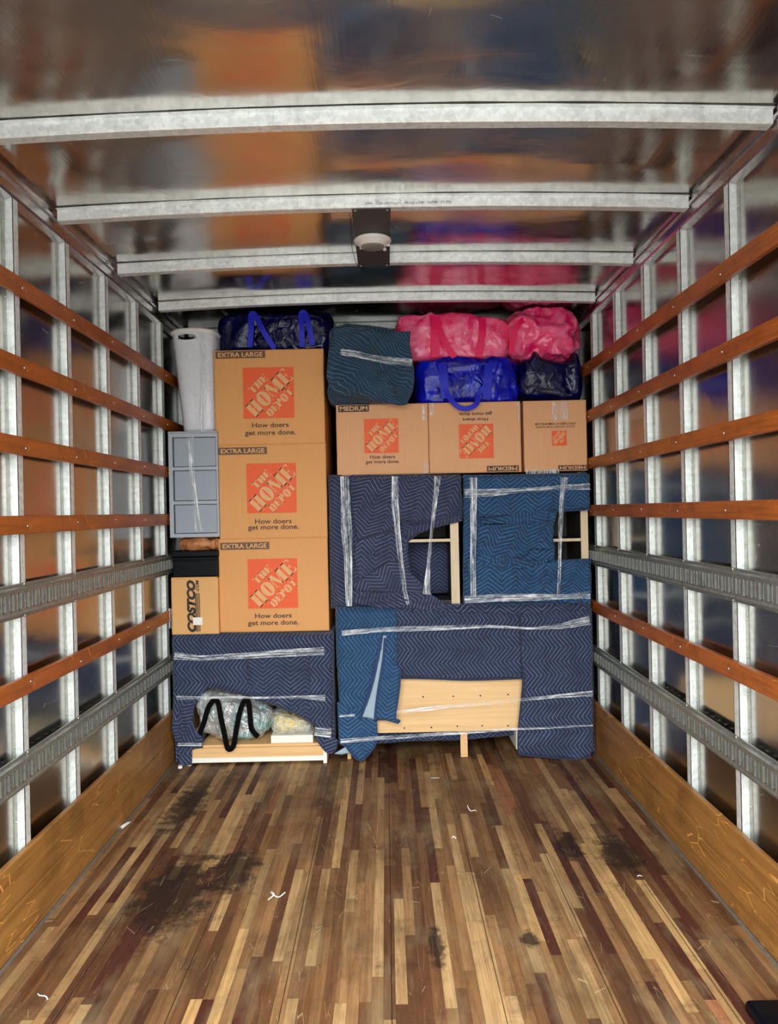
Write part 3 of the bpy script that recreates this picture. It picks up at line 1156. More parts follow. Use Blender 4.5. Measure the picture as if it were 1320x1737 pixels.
def size_label(t, word, x0, x1, z0, z1, Y, flip, ink):
    lb = print_faces('size_label', [R_(-(x1 - x0) / 2, -(z1 - z0) / 2, (x1 - x0) / 2, (z1 - z0) / 2)], (x0 + x1) / 2, (z0 + z1) / 2, Y - 0.0006, 0, ink, t)
    text('label_lettering', word, (x0 + x1) / 2, (z0 + z1) / 2, (x1 - x0) * 0.90, (z1 - z0) * 0.66, Y - 0.0012, PI if flip else 0, M['knock'], lb, 0.02)


def slogan(t, px, py1, py2, w1, w2, Yb, Y, flip, h=0.030):
    c = at(px, py1, Yb)
    a = PI if flip else 0
    k = -1 if flip else 1
    text('slogan_line', 'How doers', c[0], c[1], w1, h, Y - 0.0008, a, M['brownink'], t, 0.014)
    c = at(px, py2, Yb)
    text('slogan_line', 'get more done.', c[0], c[1], w2, h * 1.36, Y - 0.0008, a, M['brownink'], t, 0.014)


def film_patch(name, pts, parent, Y, seed=0, label=None):
    """small piece of clear packing tape or crinkled film on a face"""
    bm = nbm()
    (x0, z1), (x1, z0) = at(pts[0], pts[1], Y), at(pts[2], pts[3], Y)
    n, mm = 6, 10
    uvl = bm.loops.layers.uv.new('UVMap')
    g = [[bm.verts.new((x0 + (x1 - x0) * i / n, Y - 0.004 - 0.003 * abs(noise.noise(Vector((i * 0.9, j * 0.7, seed)))), z0 + (z1 - z0) * j / mm)) for j in range(mm + 1)] for i in range(n + 1)]
    for i in range(n):
        for j in range(mm):
            f = bm.faces.new((g[i][j], g[i + 1][j], g[i + 1][j + 1], g[i][j + 1]))
            for lp in f.loops:
                lp[uvl].uv = (lp.vert.co.z + seed, lp.vert.co.x)
    return put(name, bm, M['film'], parent, True)


# ---------------------------------------------------------------- blankets and film
def cut_grid(bm, step, axes=(0, 2)):
    bmesh.ops.triangulate(bm, faces=bm.faces[:])
    for ax in axes:
        lo = min(v.co[ax] for v in bm.verts)
        hi = max(v.co[ax] for v in bm.verts)
        k = math.ceil(lo / step)
        while k * step < hi:
            co = [0, 0, 0]
            co[ax] = k * step
            no = [0, 0, 0]
            no[ax] = 1
            if lo + 1e-4 < co[ax] < hi - 1e-4:
                bmesh.ops.bisect_plane(bm, geom=bm.verts[:] + bm.edges[:] + bm.faces[:], dist=1e-6, plane_co=co, plane_no=no)
            k += 1


def fnoise(x, z, sd, freq=6.0, stretch=1.0):
    v = Vector((x * freq, z * freq * stretch, sd))
    a = noise.noise(v)
    b = noise.noise(v * 2.1 + Vector((3, 1, 0)))
    return (1 - abs(a) * 2.2) * 0.6 + b * 0.3 + noise.noise(v * 4.7) * 0.15


def cloth(name, px_poly, Y, mat, parent, ang=0.0, amp=0.006, sd=1.0, creases=(), box_lim=None, thick=0.007, freq=6.0,
          stretch=1.0, step=0.014, edge=0.004, tight=(), world=False, warp=0.006):
    """a sheet of quilted blanket hanging in front of something, outline given, with wrinkles and creases"""
    pts = px_poly if world else [at(a, b, Y) for a, b in px_poly]
    bm = nbm()
    bm.faces.new([bm.verts.new((x, Y, z)) for x, z in pts])
    bm.normal_update()
    if bm.faces[:][0].normal.y > 0:
        bm.faces[:][0].normal_flip()
    cut_grid(bm, step)
    cr = [((at(*c[0], Y)), (at(*c[1], Y)), c[2], c[3]) for c in creases]
    tg = [((at(*c[0], Y)), (at(*c[1], Y)), c[2]) for c in tight]
    bnd = {v for e in bm.edges if e.is_boundary for v in e.verts}
    ca, sa = math.cos(ang), math.sin(ang)
    uvl = bm.loops.layers.uv.new('UVMap')
    for f in bm.faces:
        for lp in f.loops:
            x, z = lp.vert.co.x, lp.vert.co.z
            x += warp * noise.noise(Vector((x * 5, z * 5, sd + 7))) + 0.4 * warp * noise.noise(Vector((x * 14, z * 14, sd)))
            z += warp * noise.noise(Vector((x * 5 + 9, z * 5, sd + 3)))
            lp[uvl].uv = (x * ca - z * sa, x * sa + z * ca)
    for v in bm.verts:
        x, z = v.co.x, v.co.z
        d = -1.7 * amp * fnoise(x, z, sd, freq, stretch)
        for a, b, h, w in cr:
            ax, az = a
            bx_, bz = b
            L2 = (bx_ - ax) ** 2 + (bz - az) ** 2
            u = max(0, min(1, ((x - ax) * (bx_ - ax) + (z - az) * (bz - az)) / L2))
            qx, qz = ax + u * (bx_ - ax), az + u * (bz - az)
            dist = math.hypot(x - qx, z - qz)
            sgn = 1 if ((bx_ - ax) * (z - az) - (bz - az) * (x - ax)) > 0 else -1
            fade = min(1, 4 * u * (1 - u) + 0.35)
            d -= 1.5 * h * fade * math.exp(-(dist / w) ** 2) * (1.0 if sgn > 0 else 0.35)
        for a, b, w in tg:
            ax, az = a
            bx_, bz = b
            L2 = (bx_ - ax) ** 2 + (bz - az) ** 2
            u = max(0, min(1, ((x - ax) * (bx_ - ax) + (z - az) * (bz - az)) / L2))
            dist = math.hypot(x - ax - u * (bx_ - ax), z - az - u * (bz - az))
            k = math.exp(-(dist / w) ** 2)
            d = d * (1 - 0.8 * k) + 0.006 * k
        v.co.y += d
        if v in bnd:
            v.co.y += edge
        if box_lim:
            x0, x1, z0, z1, r = box_lim
            for dd in (x - x0, x1 - x, z1 - z, z - z0):
                if dd < r:
                    q = max(-0.2 * r, dd)
                    v.co.y += r - math.sqrt(max(0, r * r - (r - max(0, q)) ** 2))
    o = put(name, bm, mat, parent, True)
    sm = o.modifiers.new('solid', 'SOLIDIFY')
    sm.thickness = thick
    sm.offset = -1
    return o


def hem(pts, Y, mat, parent, w=0.012):
    return tube('hem', [P3(a, b, Y) for a, b in pts], 0, mat, parent, (w, 0.007))


def drape_box(name, x0, x1, y0, y1, z0, z1, mat, parent, r=0.02, sd=0.0, ang=0):
    """blanket-covered slab (top or side of a wrapped piece)"""
    bm = nbm()
    box(bm, x0, x1, y0, y1, z0, z1, min(r, (x1 - x0) * .45, (z1 - z0) * .45, (y1 - y0) * .45), 3)
    uvl = bm.loops.layers.uv.new('UVMap')
    for f in bm.faces:
        for lp in f.loops:
            c = lp.vert.co
            lp[uvl].uv = (c.x + c.y, c.z + c.y * 0.0) if abs(f.normal.z) < 0.5 else (c.x, c.y)
    return put(name, bm, mat, parent, True)


def band(px_pts, Y, w_px, label, sd=0, lift=0.004):
    """band of stretch film pulled over the front, following pixel waypoints"""
    P = []
    for i in range(len(px_pts) - 1):
        a, b = px_pts[i], px_pts[i + 1]
        n = max(2, int(math.hypot(b[0] - a[0], b[1] - a[1]) / 5))
        for k in range(n):
            u = k / n
            P.append([a[q] + (b[q] - a[q]) * u for q in range(len(a))])
    P.append(list(px_pts[-1]))
    bm = nbm()
    uvl = bm.loops.layers.uv.new('UVMap')
    m_ = 8
    rows = []
    uvs = {}
    L = 0
    last = None
    for i, p in enumerate(P):
        q = P[min(i + 1, len(P) - 1)]
        r_ = P[max(i - 1, 0)]
        tx, ty = q[0] - r_[0], q[1] - r_[1]
        ln = math.hypot(tx, ty) or 1
        nx_, ny_ = -ty / ln, tx / ln
        w = (p[2] if len(p) > 2 else w_px) * (1 + 0.12 * noise.noise(Vector((i * 0.35, sd, 0))))
        if last:
            L += math.hypot(p[0] - last[0], p[1] - last[1]) * Y / 1280
        last = p
        row = []
        for j in range(m_ + 1):
            f = (j / m_ - 0.5)
            x, z = at(p[0] + nx_ * w * f, p[1] + ny_ * w * f, Y)
            yy = Y - lift - 0.0025 * abs(noise.noise(Vector((L * 14, j * 1.3, sd)))) * 2
            v = bm.verts.new((x, yy, z))
            uvs[v] = (L + sd, w * f * Y / 1280 + sd * 0.37)
            row.append(v)
        rows.append(row)
    for a, b in zip(rows, rows[1:]):
        for j in range(m_):
            f = bm.faces.new((a[j], a[j + 1], b[j + 1], b[j]))
            for lp in f.loops:
                lp[uvl].uv = uvs[lp.vert]
    o = put('stretch_film', bm, M['film'], None, True)
    return tag(o, label, 'plastic wrap', 'bands of stretch film around the cargo')


# ================================================================ CARGO, lower right: wrapped desk
YD = 4.05
t = thing('desk', (0.41, YD + 0.3, 0.0), 'pale beech desk with drilled back panel, wrapped in blue blankets at lower right', 'desk')
x0, x1, z0, z1 = -0.262, 1.085, 0.0, 0.805
bx0, _, bz0, _ = rect(636, 1142, 892, 1241, YD + 0.03)
_, bx1, _, bz1 = rect(636, 1138, 892, 1241, YD + 0.03)
bm = nbm()
box(bm, -0.07, 0.80, YD + 0.030, YD + 0.048, at(760, 1241, YD + 0.03)[1], 0.62, 0.001)
put('back_panel', bm, M['beech'], t)
bm = nbm()
for (a, b) in ((718, 1182), (769, 1181), (815, 1180), (862, 1178), (686, 1235), (732, 1234), (776, 1232), (818, 1231), (862, 1231)):
    x, z = at(a, b, YD + 0.03)
    cyl(bm, (x, YD + 0.0305, z), (0, -1, 0), 0.0045, 0.0008, 12)
put('screw_hole', bm, M['blackink'], t)['label'] = 'dark screw holes in two rows'
bm = nbm()
lx0, _ = at(781, 1260, YD + 0.06)
lx1, _ = at(793, 1260, YD + 0.06)
lz = at(787, 1240, YD + 0.06)[1]
box(bm, lx0, lx1, YD + 0.05, YD + 0.068, 0.0, lz, 0.001)
box(bm, lx0 - 0.008, lx1 + 0.014, YD + 0.05, YD + 0.075, lz - 0.004, lz + 0.018, 0.001)
put('leg', bm, M['pine'], t)
bm = nbm()
a = at(875, 1255, YD + 0.06)[0]
box(bm, a, a + 0.018, YD + 0.05, YD + 0.5, 0.035, 0.62, 0.001)
put('side_panel', bm, M['white'], t)
bm = nbm()
box(bm, -0.24, 1.07, YD + 0.05, YD + 0.55, 0.775, 0.795, 0.001)
put('desktop', bm, M['beech'], t)
bm = nbm()
box(bm, -0.235, -0.215, YD + 0.06, YD + 0.5, 0.0, 0.775, 0.001)
put('side_panel', bm, M['beech'], t)
bm = nbm()
box(bm, 1.04, 1.06, YD + 0.06, YD + 0.5, 0.0, 0.775, 0.001)
put('side_panel', bm, M['beech'], t)
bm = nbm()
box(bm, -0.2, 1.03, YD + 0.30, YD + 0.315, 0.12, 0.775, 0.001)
put('modesty_panel', bm, M['shadewood'], t)

LIM = (-0.285, 1.100, -0.5, 0.822, 0.03)
t = thing('moving_blanket', (0.2, YD, 0.42), 'dark navy quilted blanket hanging over the middle of the wrapped desk, above the bare panel', 'moving blanket')
cloth('front_sheet', [(664, 1029), (892, 1029), (888, 1149), (872, 1150), (845, 1150), (800, 1152), (770, 1153), (740, 1150), (700, 1149), (672, 1149), (668, 1100)],
          YD - 0.004, M['navy'], t, PI / 2, 0.006, 2.3, [((700, 1045), (760, 1120), 0.004, 0.02), ((830, 1150), (850, 1060), 0.004, 0.02)], LIM)
hem([(672, 1150), (700, 1150), (740, 1151), (800, 1153), (888, 1150)], YD - 0.008, M['hemnavy'], t, 0.010)
drape_box('top_drape', -0.275, 1.09, YD + 0.02, YD + 0.56, 0.797, 0.820, M['navy'], t, 0.01)

t = thing('moving_blanket', (0.93, YD, 0.0), 'dark navy quilted blanket hanging down to the floor at the right end of the desk', 'moving blanket')
cloth('front_sheet', [(881, 1042), (940, 1039), (1005, 1033), (1006, 1120), (1007, 1200), (1008, 1270), (1000, 1283), (975, 1288), (930, 1284), (900, 1283), (880, 1279), (879, 1245), (884, 1200), (888, 1150), (884, 1100)],
      YD - 0.018, M['navy'], t, PI / 2, 0.012, 5.1, [((890, 1190), (1000, 1175), 0.010, 0.03), ((900, 1262), (1000, 1230), 0.008, 0.025), ((960, 1060), (975, 1160), 0.005, 0.02), ((885, 1240), (950, 1215), 0.008, 0.02)],
      (-9, 1.103, -9, 9, 0.045), tight=[((881, 1186), (1006, 1176), 0.02)])
cloth('folded_layer', [(664, 1026), (1004, 1024), (1005, 1036), (960, 1039), (885, 1043), (780, 1039), (664, 1038)], YD - 0.012, M['navy'], t, 0, 0.003, 8.1, (), LIM)
hem([(883, 1044), (885, 1100), (888, 1150), (884, 1200), (880, 1245), (880, 1278)], YD - 0.022, M['hemnavy'], t, 0.012)
hem([(881, 1279), (930, 1284), (975, 1287), (1002, 1282)], YD - 0.024, M['hemnavy'], t, 0.012)
drape_box('side_drape', 1.088, 1.104, YD + 0.02, YD + 0.5, 0.02, 0.80, M['navy'], t, 0.006)

t = thing('moving_blanket', (-0.15, YD, 0.0), 'bright blue quilted blanket with a turned-back pale-lined flap, left end of the desk', 'moving blanket')
cloth('front_sheet', [(568, 1031), (672, 1030), (674, 1100), (673, 1140), (668, 1222), (625, 1222), (610, 1221), (575, 1195), (570, 1120)],
      YD - 0.014, M['blue'], t, PI / 2, 0.009, 11.2, [((600, 1090), (605, 1190), 0.008, 0.025), ((650, 1050), (640, 1120), 0.006, 0.02), ((575, 1080), (650, 1070), 0.006, 0.02)], (-0.279, 9, -9, 0.824, 0.03), tight=[((570, 1074), (672, 1068), 0.02)])
cloth('lower_fold', [(572, 1190), (600, 1208), (640, 1222), (641, 1250), (634, 1268), (611, 1291), (600, 1280), (588, 1268), (575, 1262)],
      YD - 0.020, M['blue'], t, 0, 0.006, 14.2, [((580, 1255), (638, 1240), 0.006, 0.02)], None)
# the turned-back flap: pale lining showing as a wedge, hemmed edges
cloth('pale_lining', [(650, 1078), (656, 1078), (652, 1110), (641, 1180), (634, 1221), (613, 1216), (626, 1185), (640, 1130)], YD - 0.032, M['pale'], t, 0, 0.002, 3, (), None)['label'] = 'pale blue lining showing in a wedge'
cloth('turned_flap', [(652, 1100), (678, 1134), (677, 1165), (672, 1218), (680, 1222), (676, 1228), (668, 1226), (640, 1218), (634, 1221), (640, 1180), (646, 1140)],
      YD - 0.036, M['blue'], t, 0.2, 0.004, 17, [((660, 1120), (655, 1215), 0.006, 0.015)], None)
tube('hem', [P3(647, 1080, YD - .034), P3(641, 1115, YD - .038), P3(630, 1165, YD - .038), P3(611, 1220, YD - .034)], 0, M['hem'], t, (0.014, 0.005))
tube('hem', [P3(653, 1082, YD - .036), P3(650, 1120, YD - .040), P3(641, 1175, YD - .042), P3(636, 1222, YD - .038)], 0, M['hem'], t, (0.012, 0.005))
tube('hem', [P3(679, 1134, YD - .038), P3(678, 1165, YD - .040), P3(671, 1219, YD - .040), P3(679, 1224, YD - .040)], 0, M['hem'], t, (0.008, 0.006))
tube('hem', [P3(641, 1250, YD - .022), P3(634, 1268, YD - .022), P3(611, 1290, YD - .022), P3(588, 1268, YD - .022)], 0, M['hem'], t, (0.008, 0.006))
cloth('pale_corner', [(566, 1279), (588, 1266), (597, 1276), (580, 1281)], YD - 0.012, M['pale'], t, 0, 0.001, 3, (), None)['label'] = 'pale corner of lining near the floor'
cloth('sagging_edge', [(636, 1238), (760, 1240), (880, 1236), (880, 1246), (780, 1256), (700, 1257), (640, 1262)], YD + 0.12, M['navy'], t, 0, 0.005, 21, (), None)

# ================================================================ lower left: wrapped shelf unit with open front
t = thing('shelf_unit', (-0.74, YD + 0.25, 0.0), 'low pine and white shelf unit, open-fronted, under a navy blanket at lower left', 'shelf unit')
xl, xr = at(322, 1200, YD)[0], at(549, 1280, YD)[0]
zt = 0.665
zb_ = at(440, 1268, YD)[1]
zw = at(440, 1284, YD)[1]
zf = at(440, 1292, YD)[1]
bm = nbm()
box(bm, xl, xr - 0.002, YD + 0.004, YD + 0.020, zw, zb_, 0.001)
put('front_rail', bm, M['pine'], t)
bm = nbm()
box(bm, xl, xr - 0.002, YD + 0.000, YD + 0.40, zf, zw, 0.001)
put('bottom_edge', bm, M['white'], t)
bm = nbm()
box(bm, xr - 0.002, xr + 0.018, YD - 0.002, YD + 0.35, 0.0, at(549, 1266, YD)[1], 0.001)
put('leg', bm, M['white'], t)
bm = nbm()
box(bm, xl - 0.02, xl, YD - 0.000, YD + 0.35, 0.0, 0.14, 0.001)
put('leg', bm, M['white'], t)
shz = at(440, 1263, YD + 0.01)[1]
bm = nbm()
box(bm, xl + 0.05, xr - 0.02, YD + 0.020, YD + 0.38, shz - 0.028, shz, 0.001)
put('shelf', bm, M['pine'], t)
for xa in (-1.135, -0.335):
    bm = nbm()
    box(bm, xa, xa + 0.018, YD + 0.02, YD + 0.40, shz if xa > -1 else 0.0, zt, 0.001)
    put('side_panel', bm, M['pine'], t)
bm = nbm()
box(bm, -1.135, -0.317, YD + 0.02, YD + 0.40, zt, zt + 0.018, 0.001)
put('top_panel', bm, M['pine'], t)
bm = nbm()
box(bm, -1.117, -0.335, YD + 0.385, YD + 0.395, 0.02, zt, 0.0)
put('back_panel', bm, M['shadewood'], t)

LL = (-1.168, -0.290, -9, 0.700, 0.04)
t = thing('moving_blanket', (-0.73, YD, 0.35), 'navy quilted blanket over the low shelf unit at lower left, open at the bottom', 'moving blanket')
cloth('front_sheet', [(289, 1075), (566, 1074), (567, 1115), (560, 1130), (565, 1180), (562, 1240), (535, 1246), (534, 1228), (505, 1212), (478, 1201), (440, 1188), (405, 1178), (375, 1171), (352, 1167), (340, 1180), (330, 1200),
                      (328, 1222), (334, 1240), (345, 1250), (344, 1268), (327, 1271), (326, 1297), (304, 1300), (301, 1255), (292, 1240), (291, 1150)],
      YD - 0.006, M['navy'], t, PI / 2, 0.011, 31.2,
      [((300, 1125), (310, 1290), 0.012, 0.03), ((330, 1150), (420, 1176), 0.007, 0.02), ((480, 1100), (560, 1085), 0.010, 0.02), ((500, 1110), (562, 1098), 0.010, 0.02), ((318, 1120), (330, 1160), 0.008, 0.02), ((527, 1120), (530, 1240), 0.006, 0.012), ((545, 1130), (558, 1240), 0.010, 0.02)],
      LL, tight=[((290, 1112), (565, 1104), 0.025), ((290, 1183), (560, 1182), 0.012)])
cloth('zigzag_panel', [(421, 1116), (525, 1112), (527, 1226), (505, 1212), (478, 1201), (440, 1188), (421, 1182)], YD - 0.016, M['navy'], t, 0, 0.004, 35.2, (), None, tight=[((290, 1183), (560, 1182), 0.012)])
cloth('left_fold', [(294, 1170), (322, 1180), (330, 1200), (327, 1222), (333, 1240), (345, 1251), (343, 1262), (320, 1262), (298, 1258), (292, 1235)], YD - 0.022, M['navy'], t, 0.5, 0.010, 37.2,
      [((300, 1180), (325, 1250), 0.012, 0.02)], None)
cloth('corner_flap', [(534, 1248), (560, 1244), (574, 1256), (571, 1272), (562, 1279), (552, 1276), (541, 1262)], YD - 0.012, M['navy'], t, 0.3, 0.004, 39.2, (), None)
drape_box('top_drape', -1.160, -0.296, YD + 0.02, YD + 0.42, zt + 0.019, 0.696, M['navy'], t, 0.006)
drape_box('side_drape', -0.314, -0.298, YD + 0.01, YD + 0.42, 0.10, 0.68, M['navy'], t, 0.006)
drape_box('side_drape', -1.158, -1.142, YD + 0.01, YD + 0.42, 0.02, 0.68, M['navy'], t, 0.006)


# lumps: superellipsoid with crumples
def lump(c, r, sd, e1=0.5, e2=0.5, amp=0.012, freq=8, nu=96, nv=56, flatbot=None, shape=None, ridge=1.0):
    bm = nbm()
    pw = lambda v, e: math.copysign(abs(v) ** e, v)
    rows = []
    for j in range(nv + 1):
        ph = -PI / 2 + PI * j / nv
        row = []
        for i in range(nu):
            th = 2 * PI * i / nu
            x = pw(math.cos(ph), e1) * pw(math.cos(th), e2)
            y = pw(math.cos(ph), e1) * pw(math.sin(th), e2)
            z = pw(math.sin(ph), e1)
            p = Vector((c[0] + r[0] * x, c[1] + r[1] * y, c[2] + r[2] * z))
            n = Vector((x / r[0], y / r[1], z / r[2])).normalized()
            q = p * freq + Vector((sd, sd * 1.7, 0))
            w = Vector((noise.noise(q * 0.5), noise.noise(q * 0.5 + Vector((9, 0, 0))), noise.noise(q * 0.5 + Vector((0, 9, 0))))) * 1.2
            d = (0.5 - abs(noise.noise(q + w)) * 2.0 * ridge) * amp + (0.5 - abs(noise.noise(q * 2.3 + w))) * amp * 0.5 + noise.noise(q * 5) * amp * 0.12
            p += n * d
            if shape:
                p = shape(p, x, y, z)
            if flatbot is not None and p.z < flatbot:
                p.z = flatbot
            row.append(bm.verts.new(p))
        rows.append(row)
    for a, b in zip(rows, rows[1:]):
        for i in range(nu):
            bm.faces.new((a[i], a[(i + 1) % nu], b[(i + 1) % nu], b[i]))
    bmesh.ops.remove_doubles(bm, verts=bm.verts[:], dist=1e-5)
    bmesh.ops.recalc_face_normals(bm, faces=bm.faces[:])
    return bm


# silver bag on the shelf
YS = YD + 0.02
cx, cz = at(391, 1212, YS)
rz = 0.5 * 84 * YS / 1280
rx = 0.5 * 124 * YS / 1280
t = thing('insulated_bag', (cx, YS + 0.16, shz), 'crumpled silver foil insulated bag with black handles on the low shelf', 'bag')


def silver_shape(p, x, y, z):
    # top leans to the left like a collapsed peak
    if z > 0:
        p.x -= 0.06 * z * (1 - abs(x)) + 0.02 * z
        k = (p.x - cx) / rx
        p.z -= max(0, k + 0.2) * z * 0.075
    return p


bm = lump((cx, YS + 0.16, shz + rz + 0.006), (rx, 0.14, rz), 4.4, 0.6, 0.6, 0.028, 9, 110, 70, shz + 0.001, silver_shape)
put('body', bm, M['silver'], t, True)
HY = YS - 0.008
tube('handle', [P3(341, 1251, HY), P3(339, 1246, HY), P3(346, 1225, HY - .012), P3(354, 1200, HY - .018), P3(363, 1188, HY - .018), P3(370, 1192, HY - .02), P3(375, 1218, HY - .024), P3(381, 1246, HY - .03), P3(386, 1268, HY - .034), P3(392, 1270, HY - .034),
                P3(397, 1262, HY - .034), P3(401, 1238, HY - .026), P3(407, 1208, HY - .02), P3(414, 1190, HY - .016), P3(421, 1190, HY - .016), P3(424, 1210, HY - .018), P3(427, 1236, HY - .016), P3(438, 1250, HY - .010)],
     0, M['blackstrap'], t, (0.028, 0.004))

# plastic bag and white box beside it
x0_, x1_, z0_, z1_ = rect(459, 1238, 531, 1251, YS)
t = tag(put('white_tray', (lambda b: (box(b, x0_, x1_, YS + 0.005, YS + 0.25, shz, shz + 0.042, 0.004), b)[1])(nbm()), M['white']), 'shallow white tray on the low shelf under a clear bag', 'tray')
cxa, cza = at(492, 1222, YS)
t = thing('plastic_bag', (cxa, YS + 0.11, shz + 0.043), 'clear plastic bag holding yellow netting on top of the white tray', 'bag')
def bagshape(p, x, y, z):
    if z > 0:
        k = (p.x - cxa) / 0.11
        p.z -= max(0, (k + 0.6)) * z * 0.03
    return p
put('film', lump((cxa, YS + 0.12, shz + 0.043 + 0.055), (0.115, 0.10, 0.06), 9.1, 0.5, 0.5, 0.012, 12, 80, 44, shz + 0.0435, bagshape), M['clearbag'], t, True)
put('netting', lump((cxa - 0.01, YS + 0.13, shz + 0.045 + 0.04), (0.085, 0.07, 0.042), 2.1, 0.8, 0.8, 0.03, 16, 80, 44, shz + 0.045, bagshape), M['yellow'], t, True)

# ================================================================ middle right: two wrapped bookcases
YM = 4.09
ZM = 0.823
ZMT = 1.528


def case_unit(x0, x1, wood_px, shelf_px, cav_top, cav_bot, lab):
    t = thing('bookcase', ((x0 + x1) / 2, YM + 0.17, ZM), lab, 'bookcase')
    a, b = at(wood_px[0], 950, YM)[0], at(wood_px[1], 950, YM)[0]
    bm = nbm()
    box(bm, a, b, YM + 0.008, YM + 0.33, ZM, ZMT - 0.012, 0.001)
    put('side_panel', bm, M['shadewood'], t)
    bm = nbm()
    box(bm, a - 0.0005, b + 0.0005, YM + 0.004, YM + 0.012, ZM, ZMT - 0.012, 0.001)
    put('edge_strip', bm, M['oakside'], t)
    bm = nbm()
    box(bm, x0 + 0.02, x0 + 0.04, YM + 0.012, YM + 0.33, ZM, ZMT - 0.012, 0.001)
    put('side_panel', bm, M['shadewood'], t)
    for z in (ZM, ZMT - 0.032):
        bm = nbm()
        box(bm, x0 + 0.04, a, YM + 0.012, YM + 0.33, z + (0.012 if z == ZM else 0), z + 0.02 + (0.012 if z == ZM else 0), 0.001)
        put('end_panel', bm, M['shadewood'], t)
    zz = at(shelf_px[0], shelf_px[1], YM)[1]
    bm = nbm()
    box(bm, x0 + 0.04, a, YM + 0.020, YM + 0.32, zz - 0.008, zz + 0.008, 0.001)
    sh_ = put('shelf', bm, M['shadewood'], t)
    bm = nbm()
    box(bm, x0 + 0.04, a, YM + 0.012, YM + 0.0198, zz - 0.008, zz + 0.008, 0.001)
    put('edge_strip', bm, M['oakside'], sh_)
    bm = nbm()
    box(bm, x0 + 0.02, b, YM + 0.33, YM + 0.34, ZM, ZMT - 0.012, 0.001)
    put('back_panel', bm, M['shadewood'], t)
    return t


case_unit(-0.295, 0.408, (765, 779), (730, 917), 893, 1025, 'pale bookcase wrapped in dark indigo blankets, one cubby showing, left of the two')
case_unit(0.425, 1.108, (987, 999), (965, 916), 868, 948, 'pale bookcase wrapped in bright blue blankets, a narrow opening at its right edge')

LM = (-0.305, 0.414, ZM, 1.535, 0.03)
t = thing('moving_blanket', (0.05, YM, ZM), 'dark indigo quilted blanket bunched around the left bookcase, shelf opening at lower right', 'moving blanket')
cloth('front_sheet', [(556, 805), (784, 804), (786, 880), (770, 886), (745, 893), (712, 905), (694, 918), (692, 935), (695, 965), (704, 988), (720, 1006), (744, 1020), (764, 1030), (740, 1032), (640, 1033), (560, 1034)],
      YM - 0.002, M['indigo'], t, 0, 0.012, 41.2,
      [((590, 915), (690, 900), 0.008, 0.025), ((560, 820), (575, 1030), 0.014, 0.02), ((600, 950), (680, 930), 0.010, 0.02)],
      LM, tight=[((585, 805), (592, 1030), 0.018), ((670, 805), (674, 930), 0.012)], warp=0.018)
cloth('upper_layer', [(592, 812), (672, 808), (783, 806), (783, 868), (770, 872), (742, 880), (700, 886), (690, 883), (676, 884), (668, 901), (640, 905), (608, 915), (600, 880), (596, 840)],
      YM - 0.028, M['indigo'], t, 0.35, 0.022, 44.2, [((690, 815), (700, 880), 0.016, 0.014), ((735, 812), (765, 872), 0.020, 0.016), ((655, 812), (640, 900), 0.010, 0.016), ((715, 812), (722, 878), -0.014, 0.010), ((600, 830), (650, 870), 0.012, 0.02)],
      (-9, 0.410, -9, 1.535, 0.03), freq=7, warp=0.02, step=0.010)
hem([(602, 916), (640, 906), (667, 902), (677, 886), (700, 887), (742, 881), (783, 869)], YM - 0.036, M['hemnavy'], t)
cloth('hanging_fold', [(680, 886), (700, 888), (742, 882), (784, 868), (784, 884), (760, 890), (728, 898), (704, 906), (692, 915), (684, 905)], YM - 0.022, M['indigo'], t, 1.1, 0.008, 46.2, [((690, 900), (780, 878), 0.012, 0.012)], None, step=0.009)
cloth('side_layer', [(640, 905), (668, 900), (684, 905), (692, 916), (691, 940), (694, 965), (690, 968), (668, 950), (650, 960), (610, 985), (600, 940), (604, 916)], YM - 0.020, M['indigo'], t, 0.15, 0.012, 47.9, [((650, 905), (655, 955), 0.012, 0.012)], None, step=0.010, warp=0.015)
cloth('diagonal_fold', [(598, 990), (640, 965), (668, 948), (690, 965), (712, 985), (722, 1000), (700, 1008), (650, 1006), (604, 1003)], YM - 0.034, M['indigo'], t, -0.6, 0.007, 48.2, [((600, 998), (700, 1003), 0.012, 0.02)], None, step=0.010)
cloth('gathered_hem', [(596, 1002), (650, 1006), (700, 1005), (724, 1002), (748, 1019), (768, 1031), (735, 1036), (690, 1032), (640, 1031), (598, 1022)], YM - 0.040, M['indigo'], t, 1.2, 0.014, 49.2,
      [((605, 1010), (740, 1022), 0.016, 0.008), ((700, 1006), (755, 1030), 0.016, 0.008), ((620, 1022), (700, 1016), 0.014, 0.007), ((690, 1030), (720, 1006), 0.012, 0.007)], None, freq=16, step=0.007)
drape_box('top_drape', -0.295, 0.408, YM + 0.02, YM + 0.34, 1.518, 1.532, M['indigo'], t, 0.006)
drape_box('side_drape', -0.303, -0.285, YM + 0.02, YM + 0.34, ZM + 0.01, 1.516, M['indigo'], t, 0.006)
t = cloth('moving_blanket', [(688, 920), (766, 920), (766, 1004), (688, 1012)], YM + 0.24, M['indigo'], None, 0, 0.006, 51.2, (), None)
tag(t, 'dark quilted blanket stuffed deep inside the cubby of the left bookcase', 'moving blanket')

